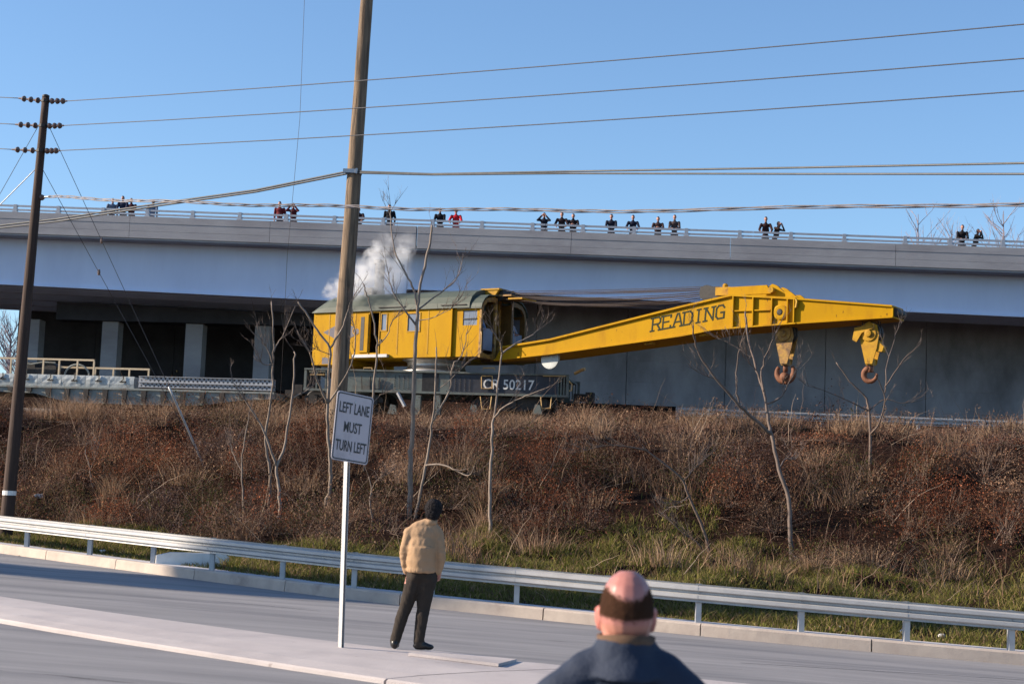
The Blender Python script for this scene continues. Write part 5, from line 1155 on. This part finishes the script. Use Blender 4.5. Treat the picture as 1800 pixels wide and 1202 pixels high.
# bush clumps: leafy or twiggy shells lit on the sun side, dark gaps between them
PALS = [([(.20, .065, .032), (.14, .046, .025), (.26, .095, .048)], 5), ([(.27, .17, .11), (.21, .125, .08), (.32, .21, .14)], 2), ([(.12, .078, .066), (.16, .11, .095), (.08, .05, .045)], 3), ([(.035, .04, .014), (.06, .058, .02), (.08, .045, .022)], 4), ([(.06, .025, .017), (.045, .02, .014), (.09, .04, .025)], 4), ([(.22, .10, .055), (.16, .07, .04), (.28, .15, .09)], 2)]
LP_, LS_, LT_, CP_, CD_, CL_, CT_, TP_, TH_, TL_, TT_ = ([] for _ in range(11))
bag = [i for i, (_, w_) in enumerate(PALS) for _ in range(w_)]
for bi in range(360):
    x = random.uniform(-23, 20); big_ = bi < 80; f_ = random.uniform(green_edge(x) + .04, .68 if big_ else .97); g0 = yG(x) + 1.15; y = g0 + (yT(x) - 6.6 - g0) * f_; z = zt(x, y)
    a, b_, h_ = random.uniform(.35, 1.15), random.uniform(.35, .8), random.uniform(.35, 1.25) * (1.0 if f_ < .70 else (.5 if f_ < .8 else .26)); pal, _w = PALS[random.choice(bag) if f_ < .72 or random.random() < .4 else random.choice((1, 2, 5))]; k_ = random.uniform(.55, 1.3)
    if big_: a, b_, h_ = random.uniform(.7, 1.5), random.uniform(.5, .9), random.uniform(1.0, 1.75)
    n = int((760 if not big_ else 900) * a * h_ + 160); th = RNG.uniform(0, 2*PI, n); cz = RNG.uniform(0, 1, n) ** .8; sr = np.sqrt(1 - cz ** 2)
    rr_ = RNG.uniform(.72, 1.06, n) * (1 + .22 * np.sin(th * 3 + x * 7) * np.cos(cz * 5 + y))
    Q = np.stack([x + a * sr * np.cos(th) * rr_, y + b_ * sr * np.sin(th) * rr_, z + h_ * cz * rr_ - .05], 1)
    LP_.append(Q); LS_.append(RNG.uniform(.010, .034, n)); LT_.append(pick(pal, n, .22) * k_)
    m_ = int(30 * a + 14); i_ = RNG.integers(0, n, m_); st = np.array([x, y, z]) + RNG.normal(0, .12, (m_, 3)) * np.array([1, 1, 0]); dd_ = (Q[i_] - st) * RNG.uniform(.9, 1.35, (m_, 1)); ln = np.linalg.norm(dd_, axis=1)
    CP_.append(st); CD_.append(dd_ / ln[:, None]); CL_.append(ln); CT_.append(pick([(.24, .17, .13), (.17, .11, .085), (.32, .24, .19), (.12, .07, .055)], m_))
for _ in range(200):
    x = random.uniform(-23, 20); f_ = random.choice((random.uniform(.3, .95), random.uniform(.78, 1.05))); g0 = yG(x) + 1.15; y = g0 + (yT(x) - 6.6 - g0) * f_; z = zt(x, y); n = random.randint(60, 200)
    w_ = random.uniform(.1, .4); off = RNG.normal(0, w_, (n, 2)); TP_.append(np.stack([x + off[:, 0], y + off[:, 1] * .7, np.full(n, z - .03)], 1)); TH_.append(RNG.uniform(.35, 1.0, n) * random.uniform(.6, 1.05) * (.7 if f_ > .9 else 1)); TL_.append(off * .9 / w_ * .28 + RNG.normal(0, .15, (n, 2))); TT_.append(pick([(.34, .225, .145), (.40, .28, .185), (.27, .17, .11)], n) * random.uniform(.75, 1.1))
LP_ = np.concatenate(LP_); v1 = leafq(LP_, np.concatenate(LS_), np.concatenate(LT_)); raw('brush_foliage', *v1, 'rust, tan and purple leafy brush clumps crowding the embankment')
n = len(np.concatenate(CL_)); v1 = canes(np.concatenate(CP_), np.concatenate(CD_), np.concatenate(CL_), np.full(n, .1), RNG.uniform(.0035, .008, n), np.concatenate(CT_), 4); raw('brush_stems', *v1, 'fine bare stems inside the brush clumps')
TP_ = np.concatenate(TP_); n = len(TP_); v1 = blades(TP_, np.concatenate(TH_), RNG.uniform(.005, .010, n), np.concatenate(TL_), np.concatenate(TT_)); raw('straw_tufts', *v1, 'drooping straw coloured grass tufts scattered over the bank')
# dry weeds standing in patches through the brush
P, f = scatter(8000, .22, .95, dens=lambda x, f: max(.01, 2.4 * (nz(x, f * 15, .5, 21) - .12)))
n = len(P); v1 = blades(P, RNG.uniform(.3, .9, n), RNG.uniform(.005, .011, n), RNG.normal(0, .3, (n, 2)), pick(TAN + RED[4:5], n)); raw('dry_weeds', *v1, 'patches of tall dry straw coloured weeds on the bank')
# dry grass along the crest
P, f = scatter(95000, .80, 1.24, dens=lambda x, f: (.5 + .5 * (nz(x, f * 20, .6, 31) > -.1)) * (1 if f > .9 else (f - .78) * 8) * (1 if f < 1.13 else .45))
n = len(P); hh = RNG.uniform(.10, .42, n) * np.array([.75 + .55 * nz(x, y, .7, 3) for x, y, _ in P]) * np.where(P[:, 0] > 0, 1.0, .8)
v1 = blades(P, hh.clip(.08, 1), RNG.uniform(.005, .010, n), RNG.normal(0, .25, (n, 2)), pick([(.25, .155, .11), (.20, .12, .09), (.30, .195, .14), (.15, .09, .07)], n)); raw('dry_grass', *v1, 'pinkish dry grass along the top of the embankment')
# upright seed stems at the crest in front of the boom
P, f = scatter(1500, .88, 1.16, (1.5, 20), dens=lambda x, f: 1 if x < 9 else .35); n = len(P); D = unit(np.stack([RNG.normal(.12, .16, n), RNG.normal(0, .15, n), np.ones(n)], 1))
L = RNG.uniform(.35, .95, n); v1 = canes(P, D, L, np.zeros(n), RNG.uniform(.005, .009, n), pick(TAN, n), 4); tips = P + D * L[:, None]
raw('weed_stems', *v1, 'tall dead weed stems standing along the track edge')
k_ = RNG.integers(0, n, 7000); Q = tips[k_] + RNG.normal(0, .045, (7000, 3)) - np.array([0, 0, .06]); v1 = leafq(Q, RNG.uniform(.015, .035, 7000), pick(TAN + RED[4:], 7000)); raw('seed_heads', *v1, 'ragged seed heads on the tall dead weeds')
# green grass at the foot
P, f = scatter(165000, 0, .6, dens=lambda x, f: min(1, max(.02, 1 - (f - green_edge(x)) / .06)) if f > green_edge(x) else (.35 + .65 * (nz(x, f * 20, .8, 41) > -.15)))
n = len(P); cl = np.array([nz(x, y, 1.1, 44) for x, y, _ in P]); hh = RNG.uniform(.08, .26, n) * (1.05 + .9 * cl).clip(.3, 2) * np.where(f < .04, .5, 1)
tint = pick(GRN, n); dr = RNG.random(n) < .16; tint[dr] = pick(TAN, dr.sum()); v1 = blades(P, hh, RNG.uniform(.006, .013, n), RNG.normal(0, .38, (n, 2)), tint); raw('green_grass', *v1, 'green grass tufts growing between guardrail and brush')
P, f = scatter(9000, 0, .16); n = len(P); P[:, 2] += .02; v1 = leafq(P, RNG.uniform(.02, .045, n), pick(RED + TAN[:2], n), .4); raw('fallen_leaves', *v1, 'fallen brown leaves lying in the grass by the kerb')
# scattered dead sticks leaning in the brush
P, f = scatter(170, .2, .95); n = len(P); D = unit(np.stack([RNG.normal(.1, .5, n), RNG.normal(-.2, .3, n), np.abs(RNG.normal(.8, .4, n))], 1))
v1 = canes(P, D, RNG.uniform(.6, 2.3, n), RNG.uniform(0, .25, n), RNG.uniform(.007, .015, n), pick([(.40, .32, .25), (.32, .24, .18), (.22, .16, .12)], n, .15)); raw('dead_sticks', *v1, 'pale dead sticks poking out of the embankment brush')

# ------------------------------------------------------------------ saplings on the bank
def twig(b, p, d, L, r, depth):
    pts = [p]; q = p.copy(); dd = d.copy()
    for i in range(4):
        dd = (dd + V((random.gauss(0, .12), random.gauss(0, .12), random.gauss(.05, .08)))).normalized(); q = q + dd * L / 4; pts.append(q.copy())
    b.tube(pts, [r * (1 - .18 * i) for i in range(5)], 4 if depth else 3)
    if depth > 0:
        for i in range(random.randint(1, 3)):
            a = pts[random.randint(1, 3)]; nd = (dd + V((random.uniform(-.8, .8), random.uniform(-.7, .7), random.uniform(-.1, .6)))).normalized(); twig(b, a, nd, L * random.uniform(.4, .65), r * .6, depth - 1)
def sapling(label, trunk, branches, r0, mat_=None, ntw=3, base=None, r_end=.35):
    p0 = hit(*trunk[0]) if base is None else base
    root = tag(empty('sapling', p0), label, 'tree', 'bare saplings on the embankment'); mm = M[mat_ or 'bark']
    def path(px, y, drift):
        out = []; 
        for i, (a, c) in enumerate(px): out.append(at(a, c, y + drift * i) - p0)
        return out
    def dens(P):
        out = []
        for i in range(len(P) - 1):
            a, c = P[i], P[i + 1]; a0 = P[max(0, i-1)]; c0 = P[min(len(P)-1, i+2)]
            for k_ in range(4): t = k_ / 4; out.append(.5 * ((2*a) + (c - a0)*t + (2*a0 - 5*a + 4*c - c0)*t*t + (3*a - a0 - 3*c + c0)*t**3) + (V((random.gauss(0, .012), random.gauss(0, .012), 0)) if k_ else V((0, 0, 0))))
        return out + [P[-1]]
    drift = random.uniform(-.12, .12); T = dens(path(trunk, p0.y, drift)); T[0] = T[0] - V((0, 0, .15)); n = len(T)
    MB().tube(T, [r0 * (1 - (1 - r_end) * (i / (n - 1)) ** .8) for i in range(n)], 9).build('trunk', mm, root, True)
    yt = p0.y + drift * (len(trunk) - 1) * .6; tw = MB()
    for br, rb in branches:
        B = dens(path(br, yt, random.uniform(-.35, .35))); m_ = len(B); k0 = min(range(n), key=lambda i: (T[i] - B[0]).length)
        if (T[k0] - B[0]).length < .45: off = T[k0] - B[0]; B = [q + off * (1 - i / (m_ - 1)) for i, q in enumerate(B)]
        MB().tube(B, [max(.006, rb * (1 - .72 * i / (m_ - 1))) for i in range(m_)], 7).build('branch', mm, root, True)
        for _ in range(ntw * 2 + 1):
            i = random.randint(m_ // 3, m_ - 2); d = (B[i + 1] - B[i]).normalized(); d = (d + V((random.uniform(-.7, .7), random.uniform(-.6, .6), random.uniform(.1, .5)))).normalized(); twig(tw, B[i], d, random.uniform(.3, .95), .009, 2)
        d = (B[-1] - B[-2]).normalized(); twig(tw, B[-1], d, random.uniform(.3, .6), .008, 2)
    d = (T[-1] - T[-2]).normalized(); twig(tw, T[-1], d, .5, .008, 1)
    if tw.v: tag(tw.build('twigs', M['barkm'], root), kind='stuff')
sapling('forked pale sapling with two leaning stems beside the leftmost bramble hollow', [(487, 918), (492, 896), (489, 850), (486, 820), (500, 785), (507, 742), (513, 700), (517, 650), (517, 618)], [([(486, 820), (468, 768), (447, 728), (425, 695), (408, 668)], .035), ([(513, 702), (535, 690), (551, 677)], .022)], .055)
sapling('slender pale sapling rising beside the forked one', [(472, 888), (475, 835), (469, 792), (468, 752), (475, 710), (480, 640), (481, 600), (477, 530)], [([(480, 636), (468, 608), (452, 592)], .02), ([(480, 640), (462, 640), (450, 622)], .016), ([(481, 622), (490, 604), (500, 585), (519, 538)], .022)], .05)
sapling('pale sapling with crossing branches in front of the stout pole', [(572, 892), (580, 857), (581, 815), (576, 760), (576, 710), (579, 640), (580, 612), (557, 579), (540, 553), (524, 531)], [([(576, 710), (557, 667), (547, 626), (541, 613), (522, 580)], .035), ([(580, 612), (600, 580), (610, 551), (619, 527), (632, 505)], .03), ([(577, 708), (605, 665), (620, 633), (625, 605), (622, 570), (618, 540)], .03), ([(579, 626), (562, 618), (546, 611)], .015)], .062)
sapling('thin curved sapling just behind the road sign', [(640, 830), (648, 760), (654, 710), (661, 643), (662, 610), (659, 579), (650, 535), (644, 515), (638, 498)], [([(662, 612), (681, 590), (690, 564), (712, 549)], .018), ([(654, 712), (668, 695), (676, 690)], .016)], .042)
sapling('tallest silvery sapling rising above the crane roof', [(720, 907), (721, 850), (722, 805), (725, 755), (727, 680), (730, 620), (732, 572), (734, 545), (737, 512), (749, 455), (757, 420), (759, 396)], [([(732, 572), (715, 550), (690, 512), (683, 480)], .032), ([(733, 540), (727, 512), (713, 482), (693, 440), (687, 384), (686, 366)], .034), ([(734, 546), (765, 522), (797, 497), (810, 472), (814, 452)], .026), ([(733, 566), (760, 560), (785, 548), (800, 535)], .015)], .078, ntw=4)
sapling('pale sapling with a white crooked side limb', [(730, 910), (738, 870), (746, 830), (755, 780), (760, 740), (764, 700), (766, 650), (767, 610)], [([(760, 740), (775, 715), (790, 687), (797, 642), (812, 625), (822, 580)], .034), ([(757, 817), (775, 815), (790, 818), (806, 826), (822, 835), (830, 832), (834, 818)], .03), ([(790, 690), (812, 660), (828, 632)], .014)], .05)
sapling('slim sapling with a Y fork in front of the car number', [(862, 944), (861, 890), (862, 831), (866, 758), (868, 735), (875, 675), (882, 622)], [([(882, 622), (880, 605), (870, 588), (861, 574)], .026), ([(882, 622), (905, 605), (930, 592), (950, 577)], .026), ([(867, 737), (885, 717), (912, 702), (935, 692), (960, 682)], .028)], .052)
sapling('slender tree with a straight stem and wide crown below the boom', [(1392, 992), (1389, 930), (1386, 875), (1369, 825), (1356, 763), (1352, 747), (1347, 710), (1336, 670), (1328, 643), (1313, 583), (1310, 548)], [([(1357, 764), (1321, 733), (1295, 707), (1260, 667), (1230, 623), (1220, 593), (1219, 572)], .05), ([(1262, 668), (1240, 660), (1225, 653)], .018), ([(1350, 712), (1373, 700), (1388, 672), (1399, 652)], .03), ([(1332, 690), (1330, 660), (1337, 637), (1352, 605), (1367, 580)], .03), ([(1300, 710), (1295, 683), (1297, 630), (1303, 600), (1310, 578)], .026), ([(1300, 632), (1280, 610), (1262, 595)], .016), ([(1370, 822), (1380, 806), (1398, 807)], .018), ([(1332, 646), (1318, 636), (1308, 628)], .014)], .062, 'barkm', ntw=2)
sapling('dark thin tree on the upper bank between the two hooks', [(1530, 814), (1530, 763), (1526, 712), (1523, 700), (1508, 684), (1493, 670), (1470, 637)], [([(1527, 726), (1500, 712), (1477, 700), (1445, 686), (1417, 677)], .022), ([(1530, 760), (1546, 740), (1556, 698), (1545, 668), (1533, 650)], .028), ([(1556, 690), (1560, 637), (1572, 598), (1583, 562)], .018), ([(1555, 680), (1587, 633), (1612, 610)], .018), ([(1547, 715), (1567, 697), (1590, 706), (1613, 705)], .018)], .045, 'barkd', ntw=1)
sapling('leaning dark bush stem arching left over the bank', [(1249, 980), (1237, 933), (1211, 872), (1194, 837), (1150, 802), (1130, 785)], [([(1130, 785), (1095, 780), (1060, 781), (1025, 792)], .022), ([(1240, 985), (1223, 953), (1199, 936), (1167, 904)], .03), ([(1211, 872), (1190, 885), (1168, 898)], .018), ([(1200, 850), (1216, 830), (1236, 808)], .016)], .045, 'barkd', ntw=5)
for lab, tr, br in (('low twiggy sapling at the foot of the forked pale one', [(428, 905), (427, 870), (425, 815), (432, 760), (440, 720)], [([(426, 830), (412, 800), (405, 780)], .016)]),
                    ('thin leaning stem left of the guy guard', [(165, 860), (158, 830), (150, 790)], [([(158, 832), (166, 810), (172, 790)], .012)]),
                    ('forked thin stem right of the sign post', [(655, 915), (650, 880), (653, 860), (648, 838)], [([(653, 860), (662, 845), (675, 835)], .012)])): sapling(lab, tr, br, .03, ntw=2)
# far bare trees beyond the bridge
def far_tree(px, py, d, hgt, label):
    p = at(px, py, d); base = V((p.x, p.y, zt(p.x, p.y))); top = p.z - base.z
    root = tag(empty('bare_tree', base), label, 'tree', 'far trees beyond the bridge'); H_ = top + hgt
    MB().tube([(0, 0, -.2), (.05, 0, H_ * .4), (.1, 0, H_ * .7), (.05, 0, H_)], [.28, .2, .1, .02], 6).build('trunk', M['fartwig'], root)
    b = MB()
    for i in range(34):
        z = H_ * random.uniform(.5, .97); a_ = random.uniform(0, 2*PI); d_ = V((math.cos(a_) * .7, math.sin(a_) * .7, random.uniform(.4, 1.1))).normalized(); twig(b, V((.06, 0, z)), d_, (H_ - z) * .5 + random.uniform(.8, 1.6), .035, 2)
    b.build('crown', M['fartwig'], root)
for px, py, d, h_, lab in ((1612, 420, 125, 1.8, 'hazy bare tree beyond the bridge left of the last pair of people'), (1672, 425, 128, 1.2, 'small hazy bare tree just behind the last pair of people'), (1762, 430, 122, 2.4, 'hazy bare tree beyond the right end of the bridge'), (14, 640, 118, 2.2, 'pale bare tree seen through the gap under the bridge'), (28, 668, 112, 1.2, 'low bare shrub seen through the gap under the bridge')): far_tree(px, py, d, h_, lab)
# evergreen added unseen, left of frame, shaped to throw a shadow across the guardrail
def evergreen(loc, H_, w, label):
    root = tag(empty('shadow_caster_tree', loc), label, 'tree'); MB().tube([(0, 0, -.3), (0, 0, H_ * .5), (0, 0, H_ * .97)], [.4, .25, .04], 8).build('trunk', M['barkd'], root)
    n = 42000; z = RNG.random(n) * H_ * .88 + H_ * .12; rad = w * np.sqrt(np.clip(1 - (z / H_) ** 5, 0, 1)) * (.82 + .18 * np.sin(z * 2.3)) * np.sqrt(RNG.random(n)); a_ = RNG.uniform(0, 2*PI, n)
    Q = np.stack([rad * np.cos(a_), rad * np.sin(a_), z - rad * .2], 1); v, f_, t_ = leafq(Q, RNG.uniform(.15, .4, n), pick([(.03, .055, .025), (.045, .07, .03)], n))
    o = raw('crown', v, f_, t_, None); del o['kind']; o.parent = root
t_ = 66; ep = V((-1.5, 35.8, 0)) + V((sd.x, sd.y, 0)).normalized() * t_
evergreen((ep.x, ep.y, zr(ep.x) - .06), 32.5, 3.3, 'tall dense evergreen added out of view to cast shade on the guardrail')

# ------------------------------------------------------------------ steam
c0 = at(650, 470, 66.0)
dom = MB().box(-3.0, 3.0, -1.6, 1.6, -1.9, 2.4).build('steam_plume', None, None, False, c0)
tag(dom, 'white steam billowing from the crane chimney', 'steam')
sm_ = bpy.data.materials.new('steam'); sm_.use_nodes = True; nt = sm_.node_tree; nt.nodes.remove(nt.nodes['Principled BSDF']); L_ = nt.links.new
pvn = nt.nodes.new('ShaderNodeVolumePrincipled'); pvn.inputs['Color'].default_value = (.97, .97, .97, 1); pvn.inputs['Anisotropy'].default_value = .1
L_(pvn.outputs[0], nt.nodes['Material Output'].inputs['Volume'])
tc = nt.nodes.new('ShaderNodeTexCoord'); nn_ = nt.nodes.new('ShaderNodeTexNoise'); nn_.inputs['Scale'].default_value = 1.7; nn_.inputs['Detail'].default_value = 6; L_(tc.outputs['Object'], nn_.inputs['Vector'])
vm = nt.nodes.new('ShaderNodeVectorMath'); vm.operation = 'SCALE'; L_(nn_.outputs['Color'], vm.inputs[0]); vm.inputs['Scale'].default_value = .8
va = nt.nodes.new('ShaderNodeVectorMath'); va.operation = 'ADD'; L_(tc.outputs['Object'], va.inputs[0]); L_(vm.outputs[0], va.inputs[1])
acc = None
for px, py, r_, q in ((582, 516, .22, .8), (592, 510, .28, .9), (604, 505, .34, 1), (618, 500, .4, 1), (632, 494, .5, 1), (648, 490, .5, 1), (640, 476, .34, .8), (652, 468, .3, .7), (660, 452, .34, .9), (668, 446, .3, .8), (662, 440, .26, .8), (676, 456, .26, .7), (690, 488, .42, .55), (700, 482, .4, .5), (690, 500, .4, .45), (706, 450, .3, .8), (712, 446, .28, .7), (682, 424, .24, .35), (715, 424, .26, .3), (672, 500, .4, .6)):
    c = at(px, py, 66.0) - c0 + V((.4, random.uniform(-.3, .3) + .4, .4))
    dn = nt.nodes.new('ShaderNodeVectorMath'); dn.operation = 'DISTANCE'; L_(va.outputs[0], dn.inputs[0]); dn.inputs[1].default_value = c
    mr = nt.nodes.new('ShaderNodeMapRange'); L_(dn.outputs['Value'], mr.inputs[0]); r_ *= 1.12; mr.inputs[1].default_value = r_ * 1.5; mr.inputs[2].default_value = r_ * .1; mr.inputs[3].default_value = 0; mr.inputs[4].default_value = q
    if acc is None: acc = mr.outputs[0]
    else:
        mx = nt.nodes.new('ShaderNodeMath'); mx.operation = 'MAXIMUM'; L_(acc, mx.inputs[0]); L_(mr.outputs[0], mx.inputs[1]); acc = mx.outputs[0]
n2 = nt.nodes.new('ShaderNodeTexNoise'); n2.inputs['Scale'].default_value = 4.5; n2.inputs['Detail'].default_value = 4; L_(tc.outputs['Object'], n2.inputs['Vector'])
n2.inputs['Detail'].default_value = 7; n2.inputs['Roughness'].default_value = .68; n2.inputs['Scale'].default_value = 3.4
mr2 = nt.nodes.new('ShaderNodeMapRange'); L_(n2.outputs['Fac'], mr2.inputs[0]); mr2.inputs[1].default_value = .40; mr2.inputs[2].default_value = .66
m1 = nt.nodes.new('ShaderNodeMath'); m1.operation = 'MULTIPLY'; L_(acc, m1.inputs[0]); L_(mr2.outputs[0], m1.inputs[1])
m2 = nt.nodes.new('ShaderNodeMath'); m2.operation = 'MULTIPLY'; L_(m1.outputs[0], m2.inputs[0]); m2.inputs[1].default_value = 5
m3 = nt.nodes.new('ShaderNodeMath'); m3.operation = 'MAXIMUM'; L_(m2.outputs[0], m3.inputs[0]); m3.inputs[1].default_value = 0; L_(m3.outputs[0], pvn.inputs['Density'])
dom.data.materials.append(sm_)
